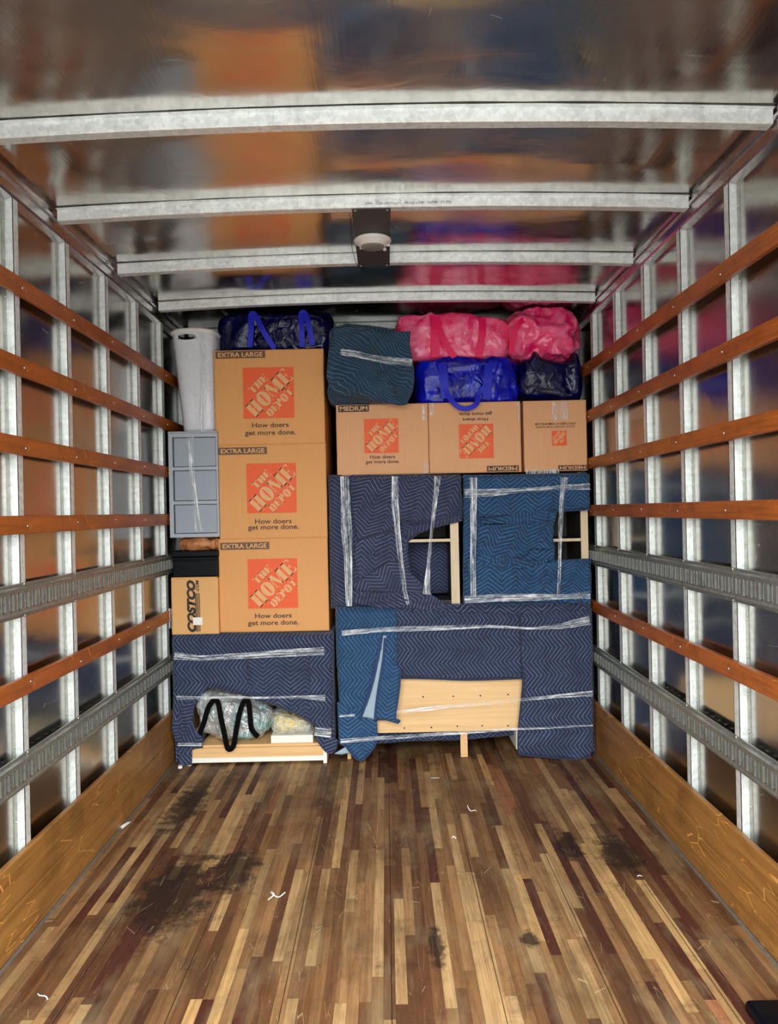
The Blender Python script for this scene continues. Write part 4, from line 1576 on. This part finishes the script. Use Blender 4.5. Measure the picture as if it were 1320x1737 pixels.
t = thing('moving_blanket', (0.76, YM, ZM), 'bright blue quilted blanket crumpled in folds around the right bookcase', 'moving blanket')
cloth('front_sheet', [(786, 805), (1003, 804), (1003, 866), (945, 868), (941, 884), (936, 905), (941, 926), (940, 950), (1003, 947), (1004, 1030), (900, 1033), (786, 1034)],
      YM - 0.002, M['blue'], t, 0, 0.014, 61.2,
      [((800, 880), (930, 860), 0.012, 0.025), ((800, 940), (850, 930), 0.012, 0.02), ((800, 840), (990, 835), 0.006, 0.02)],
      (0.418, 1.116, ZM, 1.535, 0.03), freq=8, tight=[((803, 805), (803, 1030), 0.016), ((788, 838), (1000, 826), 0.016), ((790, 1016), (1000, 1012), 0.02)], warp=0.02)
cloth('upper_layer', [(808, 812), (890, 808), (1000, 808), (1001, 862), (944, 865), (935, 862), (920, 868), (885, 872), (850, 874), (826, 878), (812, 876), (806, 850)],
      YM - 0.030, M['blue'], t, 0, 0.020, 64.2, [((800, 855), (940, 845), 0.012, 0.016), ((820, 815), (823, 872), 0.010, 0.012), ((890, 812), (892, 870), 0.012, 0.010), ((935, 815), (930, 862), 0.014, 0.012), ((850, 860), (900, 830), 0.010, 0.012)], (-9, 1.108, -9, 1.535, 0.03), tight=[((788, 838), (1000, 826), 0.014)], warp=0.02, step=0.010)
hem([(814, 879), (826, 880), (850, 876), (885, 874), (920, 870), (935, 864), (944, 867), (1001, 864)], YM - 0.034, M['hem'], t, 0.008)
cloth('crumpled_fold', [(812, 884), (840, 879), (860, 874), (925, 860), (932, 872), (928, 886), (880, 890), (840, 888), (820, 888)], YM - 0.038, M['blue'], t, 0.9, 0.010, 66.2, [((820, 882), (925, 868), 0.014, 0.007), ((850, 886), (925, 880), 0.012, 0.006)], None, freq=18, step=0.007)
cloth('middle_fold', [(812, 892), (850, 890), (900, 888), (938, 884), (938, 905), (934, 930), (900, 930), (884, 948), (850, 945), (815, 944), (808, 915)], YM - 0.032, M['blue'], t, 0.3, 0.032, 67.2,
      [((820, 912), (935, 892), 0.018, 0.010), ((850, 930), (935, 912), 0.016, 0.010), ((880, 890), (860, 944), 0.014, 0.012), ((900, 900), (936, 928), 0.014, 0.008), ((815, 925), (850, 905), 0.012, 0.010)], None, freq=11, step=0.008, warp=0.03)
cloth('lower_wrap', [(792, 955), (805, 948), (830, 946), (880, 952), (920, 955), (950, 952), (1000, 949), (1001, 1024), (960, 1022), (920, 1010), (880, 1012), (800, 1012)],
      YM - 0.030, M['blue'], t, 0.1, 0.024, 69.2, [((910, 1012), (955, 955), 0.020, 0.012), ((800, 958), (910, 962), 0.016, 0.008), ((830, 985), (920, 972), 0.012, 0.012), ((880, 1010), (935, 960), 0.014, 0.010), ((800, 975), (850, 965), 0.010, 0.008)], (-9, 1.110, -9, 9, 0.03), freq=9, step=0.009, warp=0.022)
cloth('rolled_edge', [(800, 946), (830, 940), (870, 946), (905, 952), (935, 948), (915, 962), (880, 964), (840, 958), (805, 956)], YM - 0.046, M['blue'], t, 1.0, 0.010, 70.7, [((806, 950), (920, 956), 0.016, 0.007)], None, freq=16, step=0.007)
drape_box('top_drape', 0.424, 1.106, YM + 0.02, YM + 0.34, 1.518, 1.532, M['blue'], t, 0.006)

# ================================================================ cartons
def px_box(x0p, y0p, x1p, y1p, Y):
    return rect(x0p, y0p, x1p, y1p, Y)


YX = 4.10
XLB = [  # z0, z1, x0,x1, label/logo px
    (0.702, 1.210, (372, 913, 557, 1076), (374, 920, 457, 932), (421, 948, 505, 1031), (464, 1044, 1057), 'bottom'),
    (1.2105, 1.722, (371, 754, 554, 914), (370, 759, 453, 771), (419, 786, 503, 870), (464, 884, 895), 'middle'),
    (1.7225, 2.236, (364, 592, 550, 754), (366, 596, 450, 608), (413, 624, 499, 709), (459, 721, 735), 'top')]
WORD = {'bottom': 'extra large moving carton at the bottom of the stack of three',
        'middle': 'extra large moving carton in the middle of the stack of three',
        'top': 'extra large moving carton on top of the stack of three, under the blue bag'}
for i, (z0, z1, bp, lp, gp, sp, w) in enumerate(XLB):
    x0, x1, _, _ = rect(*bp, YX)
    t = shipping_box(x0, x1, YX, 0.58, z0, z1, M['card'], WORD[w], 'extra large cartons in the left stack', i * 3.3)
    a, b, c, d = rect(*lp, YX)
    Yf = YX - 0.0042
    size_label(t, 'EXTRA LARGE', max(a, x0 + 0.004), b, c, d, Yf, False, M['labelink'])
    a, b, c, d = rect(*gp, YX)
    logo((a + b) / 2, (c + d) / 2, (b - a), Yf, False, t)
    slogan(t, sp[0], sp[1], sp[2], 62 * YX / 1280, 86 * YX / 1280, YX, Yf, False, 0.0258)

YB2 = 4.12
MED = [((571, 684, 727, 805), (574, 687, 626, 699), (618, 711, 676, 768), (649, 775, 784), False, 'medium moving carton, upright, leftmost of the three above the bookcases'),
       ((728, 683, 884, 804), (826, 790, 880, 803), (779, 720, 837, 777), (806, 712, 702), True, 'medium moving carton, upside down with a large logo, middle of the three'),
       ((889, 681, 1001, 803), (947, 789, 1000, 802), (936, 731, 961, 756), None, True, 'narrow end of a medium moving carton with a small logo, rightmost of the three')]
for i, (bp, lp, gp, sp, fl, lb) in enumerate(MED):
    x0, x1, _, _ = rect(*bp, YB2)
    x1 = min(x1, 1.108)
    t = shipping_box(x0, x1, YB2, 0.42, 1.5445, 1.930, M['card2'], lb, 'medium cartons on the bookcases', 20 + i * 2.1)
    Yf = YB2 - 0.0042
    a, b, c, d = rect(*lp, YB2)
    b = min(b, x1 - 0.004)
    size_label(t, 'MEDIUM', a, b, max(c, 1.549), min(d, 1.926), Yf, fl, M['darklabelink'])
    a, b, c, d = rect(*gp, YB2)
    logo((a + b) / 2, (c + d) / 2, (b - a), Yf, fl, t)
    if sp:
        slogan(t, sp[0], sp[1], sp[2], 43 * YB2 / 1280, 57 * YB2 / 1280, YB2, Yf, fl, 0.0185)
    else:
        c = at(942, 724, YB2)
        text('small_print', 'QUICKLY ESTIMATE YOUR PACKING', c[0], c[1], 66 * YB2 / 1280, 0.012, Yf - 0.0008, PI, M['brownink'], t, 0.0)
        c = at(942, 719, YB2)
        text('small_print', 'SUPPLY NEEDS AT HDMOVING.COM', c[0], c[1], 69 * YB2 / 1280, 0.012, Yf - 0.0008, PI, M['brownink'], t, 0.01)
        film_patch('clear_tape', (936, 683, 963, 712), t, YB2 - 0.002, 3)
        film_patch('clear_tape', (892, 797, 948, 803), t, YB2 - 0.002, 4)
    if i == 0:
        film_patch('clear_tape', (716, 688, 724, 712), t, YB2 - 0.002, 5)
        film_patch('clear_tape', (718, 784, 726, 803), t, YB2 - 0.002, 6)
    if i == 1:
        film_patch('clear_tape', (877, 684, 883, 712), t, YB2 - 0.002, 7)
        film_patch('clear_tape', (729, 684, 735, 704), t, YB2 - 0.002, 8)

# small lettered box, left
YC = 4.07
x0, x1, _, _ = rect(285, 979, 372, 1076, YC)
x0 = -1.165
t = thing('shipping_box', ((x0 + x1) / 2, YC + 0.15, 0.702), 'small tan carton with sideways black lettering, under the black case', 'box')
bm = nbm()
carton(bm, x0, x1 - 0.005, YC, YC + 0.36, 0.702, 1.004, 51.0, 0.004)
put('carton', bm, M['card3'], t)
bm = nbm()
box(bm, x0 + 0.002, x1 - 0.012, YC + 0.004, YC + 0.35, 1.004, 1.010, 0.001)
put('top_flap', bm, M['card3'], t)
Yf = YC - 0.0035
c = at(325, 1028, YC)
text('printed_wordmark', 'COSTCO', c[0], c[1], 88 * YC / 1280, 0.047, Yf - 0.0010, PI / 2, M['blackink'], t, 0.06, 0.25)
c = at(335, 994, YC)
text('printed_suffix', '.COM', c[0], c[1], 20 * YC / 1280, 0.018, Yf - 0.0010, PI / 2, M['blackink'], t, 0.03, 0.2)
pl = []
za, zb2 = at(335, 1071, YC)[1], at(335, 1006, YC)[1]
for i, (a, w) in enumerate(((332.5, 1.2), (334.6, 1.4), (337.0, 1.2), (339.3, 1.0))):
    xx = at(a, 1038, YC)[0]
    pl.append([(xx - w * .5 * YC / 1280, za), (xx + w * .5 * YC / 1280 + 0.0, za), (xx + w * .5 * YC / 1280, zb2), (xx - w * .5 * YC / 1280, zb2)])
print_faces('printed_stripe', pl, 0, 0, Yf - 0.0010, 0, M['blackink'], t)
a, b, c, d = rect(328, 1047, 344, 1060, YC)
print_faces('white_sticker', [[(a, c), (b, c), (b, d), (a, d)]], 0, 0, Yf - 0.002, 0, M['white'], t)
film_patch('clear_tape', (286, 1032, 292, 1066), t, YC - 0.001, 9)

# black case
x0, x1 = -1.163, at(370, 953, YC)[0]
t = thing('storage_case', ((x0 + x1) / 2, YC + 0.17, 1.0105), 'low black lidded case on the small lettered carton', 'case')
bm = nbm()
box(bm, x0 + 0.004, x1 - 0.004, YC + 0.014, YC + 0.33, 1.0108, 1.118, 0.006, 3)
put('body', bm, M['black'], t)
bm = nbm()
box(bm, x0, x1, YC + 0.008, YC + 0.335, 1.118, 1.152, 0.006, 3)
put('lid', bm, M['black'], t)
bm = nbm()
box(bm, x0 + 0.003, x1 - 0.003, YC + 0.0105, YC + 0.33, 1.096, 1.106, 0.003, 2)
put('rib', bm, M['black'], t)

# crumpled paper
cx, cz = at(338, 920, 4.15)
bm = lump((cx + 0.01, YC + 0.15, 1.152 + 0.034), (0.12, 0.13, 0.036), 7.7, 0.7, 0.7, 0.020, 13, 90, 50, 1.1525)
for v in bm.verts:
    v.co.z = min(v.co.z, 1.2245)
tag(put('packing_paper', bm, M['paper'], None, True), 'crumpled brown packing paper squeezed under the grey drawer tower', 'paper')

# grey drawer tower
YG = 4.07
x0, x1 = -1.165, at(371, 820, YG)[0] - 0.002
z0, z1 = 1.2255, 1.788
t = thing('drawer_tower', ((x0 + x1) / 2, YG + 0.17, z0), 'grey three-drawer tower standing under the white hamper', 'drawers')
bm = nbm()
fr = 0.022
box(bm, x0, x0 + fr, YG, YG + 0.34, z0, z1, 0.002)
box(bm, x1 - 0.010, x1, YG, YG + 0.34, z0, z1, 0.002)
rails = [(z0, z0 + 0.020), (z0 + 0.178, z0 + 0.196), (z0 + 0.362, z0 + 0.380), (z1 - 0.022, z1)]
for a, b in rails:
    box(bm, x0 + fr - 0.001, x1 - 0.009, YG + 0.001, YG + 0.34, a, b, 0.001)
box(bm, x0 + fr, x1 - 0.01, YG + 0.33, YG + 0.338, z0, z1)
put('frame', bm, M['grey2'], t)
bm = nbm()
box(bm, x0 - 0.0, x1, YG - 0.004, YG + 0.345, z1 + 0.0005, z1 + 0.009, 0.002)
put('top', bm, M['grey2'], t)
for (a, b), (c, d) in zip(rails, rails[1:]):
    bm = nbm()
    box(bm, x0 + fr + 0.007, x1 - 0.012, YG + 0.006, YG + 0.30, b + 0.003, c - 0.003, 0.002)
    put('drawer', bm, M['grey'], t)
ZT = z1 + 0.009

# white hamper
YH = 4.09
zb3, zt3 = ZT + 0.001, 2.352
bl, br = at(305, 735, YH)[0], at(368, 735, YH)[0] - 0.004
tl, tr_ = -1.160, at(368, 560, YH)[0] - 0.014
t = thing('laundry_hamper', ((bl + br) / 2, YH + 0.14, zb3), 'tall white laundry hamper in clear film on top of the grey drawers', 'hamper')
bm = nbm()
nu, nv = 64, 30
rows = []


def hring(f, grow=0.0):
    l = bl + (tl - bl) * f - grow
    r = br + (tr_ - br) * f + grow
    dpt = 0.125 + 0.015 * f + grow
    cxh = (l + r) / 2
    z = zb3 + (zt3 - zb3) * f
    out = []
    for i in range(nu):
        th = 2 * PI * i / nu
        c_, s_ = math.cos(th), math.sin(th)
        e = 0.55
        out.append(Vector((cxh + (r - l) / 2 * math.copysign(abs(c_) ** e, c_), YH + 0.145 + dpt * math.copysign(abs(s_) ** e, s_), z + 0.010 * (1 if f > 0.9 else 0) * (1 - abs(c_)))))
    return out


for j in range(nv + 1):
    f = j / nv
    rows.append([bm.verts.new(p) for p in hring(f)])
for a, b in zip(rows, rows[1:]):
    for i in range(nu):
        bm.faces.new((a[i], a[(i + 1) % nu], b[(i + 1) % nu], b[i]))
bm.faces.new(rows[0][::-1])
bmesh.ops.recalc_face_normals(bm, faces=bm.faces[:])
body = put('body', bm, M['hamper'], t, True)
m_ = body.modifiers.new('s', 'SOLIDIFY')
m_.thickness = 0.004
m_.offset = -1
# cutter for the handle hole
ha = at(315, 571, YH)
bm = nbm()
hw, hh = 0.047, 0.015
pts = []
for i in range(24):
    th = 2 * PI * i / 24
    pts.append((ha[0] + hw * math.copysign(abs(math.cos(th)) ** 0.7, math.cos(th)), ha[1] + hh * math.copysign(abs(math.sin(th)) ** 0.7, math.sin(th))))
a = [bm.verts.new((x, YH - 0.05, z)) for x, z in pts]
b = [bm.verts.new((x, YH + 0.08, z)) for x, z in pts]
for i in range(24):
    bm.faces.new((a[i], b[i], b[(i + 1) % 24], a[(i + 1) % 24]))
bm.faces.new(a)
bm.faces.new(b[::-1])
bmesh.ops.recalc_face_normals(bm, faces=bm.faces[:])
cut = put('cutter', bm, M['hamper'])
bo = body.modifiers.new('b', 'BOOLEAN')
bo.operation = 'DIFFERENCE'
bo.object = cut
bo.solver = 'EXACT'
apply_mods(body)
bpy.data.objects.remove(cut)
bm = nbm()
prev = None
for (f, gr) in ((0.955, 0.001), (0.965, 0.007), (0.985, 0.008), (1.0, 0.004), (1.003, -0.004), (0.99, -0.006)):
    rg = [bm.verts.new(p) for p in hring(f, gr)]
    if prev:
        for i in range(nu):
            bm.faces.new((prev[i], prev[(i + 1) % nu], rg[(i + 1) % nu], rg[i]))
    prev = rg
bmesh.ops.recalc_face_normals(bm, faces=bm.faces[:])
for v in bm.verts:
    v.co.x = max(v.co.x, -1.172)
put('rim', bm, M['whiteplastic'], t, True)
hcx = (tl + tr_) / 2
bm = lump((hcx + 0.01, YH + 0.16, 2.26), (0.105, 0.095, 0.055), 3.9, 0.8, 0.8, 0.02, 14, 60, 36)
tag(put('folded_cloth', bm, M['cloth'], None, True), 'beige cloth inside the white hamper, seen through its handle hole', 'cloth')

# ================================================================ bags on top
def strap(pts, mat, parent, w=0.035):
    return tube('handle', [P3(*p) for p in pts], 0, mat, parent, (w, 0.003))


# blue bag on the XL stack
YT = 4.16
zt0 = 2.2365
x0, x1 = at(365, 555, YT)[0], at(568, 555, YT)[0]
t = thing('moving_bag', ((x0 + x1) / 2, YT + 0.15, zt0), 'glossy dark blue bag with blue handles on top of the tall carton stack', 'bag', 'blue moving bags')


def topcap(zmax):
    def f(p, x, y, z):
        if p.z > zmax - 0.02:
            p.z = zmax - 0.02 + (p.z - zmax + 0.02) * 0.2
        return p
    return f


put('body', lump(((x0 + x1) / 2, YT + 0.18, zt0 + 0.112), ((x1 - x0) / 2, 0.17, 0.118), 12.5, 0.38, 0.4, 0.020, 7, 120, 64, zt0, topcap(2.478)), M['bagnavy'], t, True)
YQ = YT - 0.012
strap([(424, 597 - 8, YQ), (426, 560, YQ - .012), (426, 536, YQ), (432, 534, YQ), (446, 560, YQ - .016), (462, 586, YQ - .012), (468, 590, YQ - .006)], M['bluestrap'], t, 0.03)
strap([(513, 589, YQ), (512, 560, YQ - .012), (511, 534, YQ), (517, 532, YQ), (525, 556, YQ - .012), (530, 586, YQ - .006)], M['bluestrap'], t, 0.03)

# blanket bundle
YU = 4.02
t = thing('blanket_bundle', (-0.07, YU + 0.2, 1.9305), 'folded dark teal quilted blanket bundle tied with clear film on the left medium carton', 'blanket bundle')
bx0, bx1 = at(552, 620, YU)[0], at(700, 620, YU)[0]


def bundle_shape(p, x, y, z):
    if z < 0:
        p.x -= 0.02 * z * x
    if z < -0.2 and x > 0.2:
        p.x -= 0.05 * (x - 0.2) * (-z)
    if z > 0.3:
        p.z -= 0.025 * x
        p.x -= 0.012 * x * z
    if abs(z - 0.28) < 0.14:
        k = 1 - abs(z - 0.28) / 0.14
        p.y += 0.02 * k if y < 0 else 0
    if y < 0:
        # folded layers
        p.y += 0.010 * math.sin(z * 9 + x * 2)
    return p


bm = lump(((bx0 + bx1) / 2, YU + 0.22, 1.9305 + 0.212), ((bx1 - bx0) / 2 - 0.012, 0.19, 0.212), 23.1, 0.34, 0.36, 0.020, 5, 120, 80, 1.9308, bundle_shape)
uvl = bm.loops.layers.uv.new('UVMap')
for f in bm.faces:
    for lp in f.loops:
        c = lp.vert.co
        ang = 1.2 + 0.9 * noise.noise(Vector((c.x * 2.5, c.z * 2.5, 4)))
        u, v = c.x + c.y * 0.5, c.z
        v2 = v + 0.05 * math.sin(c.x * 9) + 0.03 * noise.noise(Vector((c.x * 6, c.z * 6, 1)))
        lp[uvl].uv = (v2 * 0.9 - u * 0.2, u + 0.03 * noise.noise(Vector((c.x * 5, c.z * 5, 7))))
put('bundle', bm, M['teal'], t, True)
cloth('front_fold', [(570, 557), (600, 553), (622, 558), (650, 566), (697, 563), (695, 585), (701, 612), (703, 645), (700, 665), (690, 687), (680, 688), (652, 682), (600, 674), (562, 666), (554, 640), (557, 600), (564, 575)],
      YU + 0.004, M['teal'], t, 0.7, 0.034, 81.2, [((570, 575), (690, 590), 0.014, 0.02), ((625, 625), (688, 685), 0.042, 0.018), ((640, 645), (696, 632), 0.022, 0.012), ((575, 610), (570, 660), 0.02, 0.02), ((610, 560), (640, 600), 0.02, 0.015), ((600, 630), (680, 660), -0.02, 0.014), ((580, 665), (660, 670), 0.018, 0.012)],
      None, edge=0.012, thick=0.02, freq=5, step=0.010, warp=0.06, tight=[((575, 598), (700, 616), 0.016)])
o = band([(578, 597, 10), (600, 600, 12), (630, 607, 10), (660, 612, 14), (699, 616, 12)], YU - 0.022, 12, 'short glittering band of clear film across the teal blanket bundle', 71, 0.004)

# blue bag, middle
YV = 4.10
t = thing('moving_bag', (0.46, YV + 0.2, 1.9305), 'glossy royal blue bag whose handle loop hangs over the middle medium carton', 'bag', 'blue moving bags')
x0, x1 = at(706, 645, YV)[0], at(884, 645, YV)[0]
put('body', lump(((x0 + x1) / 2, YV + 0.20, 1.9305 + 0.122), ((x1 - x0) / 2, 0.17, 0.128), 33.5, 0.36, 0.4, 0.024, 6, 120, 64, 1.9308), M['bagblue'], t, True)
YQ = YV + 0.012
strap([(750, 616, YQ + .01), (752, 640, YQ - .01), (757, 662, YQ - .012), (768, 682, YQ - .03), (782, 692, YQ - .035), (797, 692, YQ - .035), (809, 684, YQ - .03), (812, 668, YQ - .012), (826, 650, YQ - .01), (829, 616, YQ + .01)], M['bluestrap'], t, 0.028)
strap([(750, 616, YQ + .004), (753, 640, YQ - .012), (755, 676, YQ - .005)], M['bluestrap'], t, 0.045)
strap([(829, 616, YQ + .004), (828, 640, YQ - .012), (826, 676, YQ - .005)], M['bluestrap'], t, 0.045)

# blue bag, right
t = thing('moving_bag', (0.94, YV + 0.2, 1.9305), 'glossy near-black navy bag with peaked corners on the right medium carton', 'bag', 'blue moving bags')
x0, x1 = at(882, 645, YV)[0], 1.108
def peaks(p, x, y, z):
    if z > 0.1:
        p.z += 0.05 * math.exp(-((x + 0.45) / 0.14) ** 2) * z + 0.045 * math.exp(-((x - 0.82) / 0.14) ** 2) * z - 0.02 * z * math.exp(-((x - 0.2) / 0.3) ** 2)
    return p
put('body', lump(((x0 + x1) / 2, YV + 0.20, 1.9305 + 0.118), ((x1 - x0) / 2 - 0.004, 0.16, 0.118), 43.5, 0.36, 0.4, 0.020, 7, 120, 64, 1.9308, peaks), M['bagnavy'], t, True)

# pink bags
YP = 4.16
t = thing('moving_bag', (0.40, YP + 0.2, 2.17), 'glossy pink bag with two pink handles, boxy and flat-topped, left of the two', 'bag', 'pink moving bags')
x0, x1 = at(672, 565, YP)[0], at(868, 565, YP)[0]
def pinkslope(p, x, y, z):
    if z > 0 and x > 0.1:
        p.z -= 0.055 * (x - 0.1) * z
    return p
put('body', lump(((x0 + x1) / 2, YP + 0.2, 2.175 + 0.136), ((x1 - x0) / 2, 0.18, 0.138), 53.5, 0.3, 0.35, 0.016, 7, 120, 64, 2.176, pinkslope), M['pink'], t, True)
YQ = YP + 0.01
strap([(734, 535, YQ + .01), (737, 560, YQ - .012), (738, 606, YQ - .010)], M['pinkstrap'], t, 0.04)
strap([(738, 536, YQ + .004), (748, 565, YQ - .016), (760, 590, YQ - .018), (772, 606, YQ - .014)], M['pinkstrap'], t, 0.035)
strap([(818, 540, YQ + .01), (818, 565, YQ - .012), (812, 606, YQ - .010)], M['pinkstrap'], t, 0.04)
c = P3(789, 563, YP + 0.0)
dome('snap_button', SCR, t, (c[0], YP + 0.016, c[2]), (0, -1, 0))
t = thing('moving_bag', (0.94, YP + 0.2, 2.18), 'rounded glossy pink bag bulging at the upper right corner of the load', 'bag', 'pink moving bags')
x0, x1 = at(862, 565, YP - 0.02)[0], at(999, 565, YP - 0.02)[0]
x1 = min(x1, 1.112)
def crease2(p, x, y, z):
    if y < 0:
        th = math.atan2(z, x)
        p.y += 0.012 * math.cos(th * 9) * (x * x + z * z) ** .5
    return p
put('body', lump(((x0 + x1) / 2, YP + 0.17, 2.165 + 0.148), ((x1 - x0) / 2 - 0.004, 0.19, 0.150), 63.5, 0.66, 0.66, 0.024, 8, 120, 70, 2.13, crease2), M['pink'], t, True)
strap([(868, 600, YP - .02), (870, 575, YP - .02), (880, 550, YP - .02), (893, 540, YP + .0)], M['pinkstrap'], t, 0.03)

# dark filler cargo behind the front row keeps the gaps closed
for (a, b, c, d, nm) in ((-0.305, -0.27, 0.8, 2.15, 0), ):
    pass

# ================================================================ stretch film
YF_ = YM - 0.060
band([(584, 808, 14), (586, 850, 16), (588, 900, 18), (591, 950, 14), (592, 1000, 12), (592, 1028, 10)], YF_, 14, 'broad vertical band of clear film at the left edge of the indigo wrapped bookcase', 1)
band([(670, 808, 12), (670, 850, 13), (674, 900, 10), (680, 950, 8), (686, 1000, 7), (692, 1025, 6)], YF_, 12, 'vertical band of clear film down the middle of the indigo wrapped bookcase', 2)
band([(742, 808, 12), (738, 850, 8), (732, 905, 5), (727, 960, 6), (723, 1008, 14)], YF_, 9, 'slanting strand of clear film across the cubby of the indigo wrapped bookcase', 3)
band([(803, 810, 15), (803, 850, 12), (803, 900, 10), (802, 950, 9), (803, 1012, 9)], YF_, 12, 'vertical band of clear film at the left of the bright blue wrapped bookcase', 4)
band([(788, 837, 14), (830, 836, 13), (880, 832, 8), (950, 827, 8), (1001, 825, 12)], YF_ - 0.004, 11, 'horizontal band of clear film near the top of the bright blue wrapped bookcase', 5)
band([(957, 810, 14), (953, 850, 8), (950, 900, 7), (949, 960, 5), (947, 1014, 5)], YF_, 9, 'narrow vertical strand of clear film by the opening of the bright blue bookcase', 6)
band([(788, 1017, 12), (840, 1014, 13), (900, 1013, 12), (960, 1012, 9), (1001, 1009, 12)], YF_ - 0.002, 12, 'horizontal band of clear film along the bottom of the bright blue bookcase', 7)
YG_ = YD - 0.050
band([(580, 1074, 9), (640, 1068, 8), (700, 1066, 9), (770, 1064, 8), (830, 1062, 5), (900, 1066, 4), (950, 1062, 9), (1000, 1052, 16)], YG_, 8, 'long horizontal band of clear film across the upper front of the wrapped desk', 8)
band([(672, 1208, 4), (740, 1200, 7), (800, 1195, 6), (880, 1187, 5), (950, 1180, 6), (1005, 1176, 10)], YG_, 6, 'thin band of clear film slanting over the bare desk panel', 9)
band([(578, 1257, 8), (640, 1252, 7), (700, 1248, 6), (790, 1242, 5), (880, 1236, 4), (1005, 1230, 3)], YG_ - 0.006, 6, 'thin band of clear film along the bottom of the desk, over its centre leg', 10)
band([(576, 1214, 4), (602, 1213, 5)], YG_ + 0.01, 4, 'tiny scrap of clear film at the left edge of the blue desk blanket', 11)
YH_ = YD - 0.040
band([(296, 1112, 12), (340, 1116, 9), (420, 1112, 10), (470, 1108, 12), (550, 1104, 14)], YH_, 12, 'horizontal band of clear film across the top of the navy wrapped shelf unit', 12)
band([(300, 1183, 6), (360, 1183, 4), (440, 1183, 4), (520, 1182, 5), (552, 1184, 12)], YH_ - 0.03, 4, 'thin taut line of clear film above the silver bag', 13)
band([(302, 1262, 5), (343, 1262, 6)], YH_, 5, 'short strip of clear film at the lower left corner of the navy blanket', 14)
band([(322, 736, 12), (325, 780, 9), (328, 820, 8), (334, 870, 10), (339, 902, 16)], YG - 0.004, 10, 'vertical strands of clear film over the grey drawer tower', 15)
band([(342, 566, 10), (345, 600, 12), (346, 650, 14), (345, 700, 10), (345, 733, 9)], YH - 0.002, 12, 'shiny vertical fold of clear film down the white hamper', 16)
band([(534, 1240, 14), (562, 1243, 16)], YH_, 12, 'crinkled tuft of clear film beside the silver bag shelf', 17)

# ================================================================ litter on the floor
def scrap(px, py, pts, label, w=0.004):
    Y = CAM_H * 1280 / (py - 867 + (px - 654) * TILT)
    x = at(px, py, Y)[0]
    k = Y / 1280
    q = []
    for a, b, h in pts:
        q.append((x + a * k, Y - b * k * 2.2, 0.002 + h))
    o = tube('plastic_scrap', q, 0, M['scrap'], None, (w, 0.0015), (0, 0, 1))
    tag(o, label, 'litter', 'white scraps on the floor')


scrap(470, 1520, [(-13, 6, 0), (-5, 0, .004), (-12, -6, 0), (-6, 1, .006), (4, 3, .002), (13, -3, .004)], 'white twisted scrap lying on the left half of the floor')
scrap(799, 1373, [(-3, -8, 0), (-5, -2, .008), (-2, 4, .002), (5, 5, .006), (8, 4, 0)], 'white curled scrap on the floor in front of the desk leg')
scrap(770, 1421, [(-3, 1, 0), (0, 0, .004), (3, 2, 0)], 'tiny white crumb on the floor near the centre')
scrap(738, 1320, [(-7, 0, 0), (0, 1, .002), (7, 0, 0)], 'thin white sliver on the floor nearest the desk leg', 0.003)
scrap(72, 1692, [(-12, -4, 0), (-4, 0, .004), (5, 0, .002), (12, 3, 0)], 'white curled sliver on the floor at the lower left corner', 0.003)
scrap(1085, 1487, [(-4, 0, 0), (0, 0, .003), (4, 0, 0)], 'tiny white sliver on the right side of the floor', 0.003)
bm = nbm()
Y = 1.345 * 1280 / 529
for (a, b) in ((210, 1404), ):
    Y = CAM_H * 1280 / (b - 867 + (a - 654) * TILT)
    x = at(a, b, Y)[0]
    bm.faces.new([bm.verts.new(p) for p in ((x - .02, Y - .015, .002), (x + .0, Y - .02, .004), (x + .022, Y + .03, .014), (x + .004, Y + .035, .01), (x - .01, Y + .01, .008))])
o = put('paper_scrap', bm, M['scrap'])
sm = o.modifiers.new('s', 'SOLIDIFY')
sm.thickness = 0.001
tag(o, 'small torn white paper scrap against the left kickboard', 'litter')
bm = nbm()
x, z = at(303, 1299, 4.0)
cyl(bm, (x + .003, 4.02, 0.0), (0, 0, 1), 0.012, 0.012, 16)
o = tag(put('furniture_glide', bm, M['scrap']), 'round white furniture glide on the floor under the navy blanket corner', 'glide')
bm = nbm()
Yb_ = 1.93
xb_ = at(1283, 1715, Yb_)[0]
box(bm, xb_, xb_ + 0.12, Yb_ - 0.10, Yb_ + 0.07, 0.0, 0.035, 0.014, 4)
tag(put('rubber_block', bm, M['black'], None, True), 'black rubber block on the floor cut off at the bottom right corner', 'block')
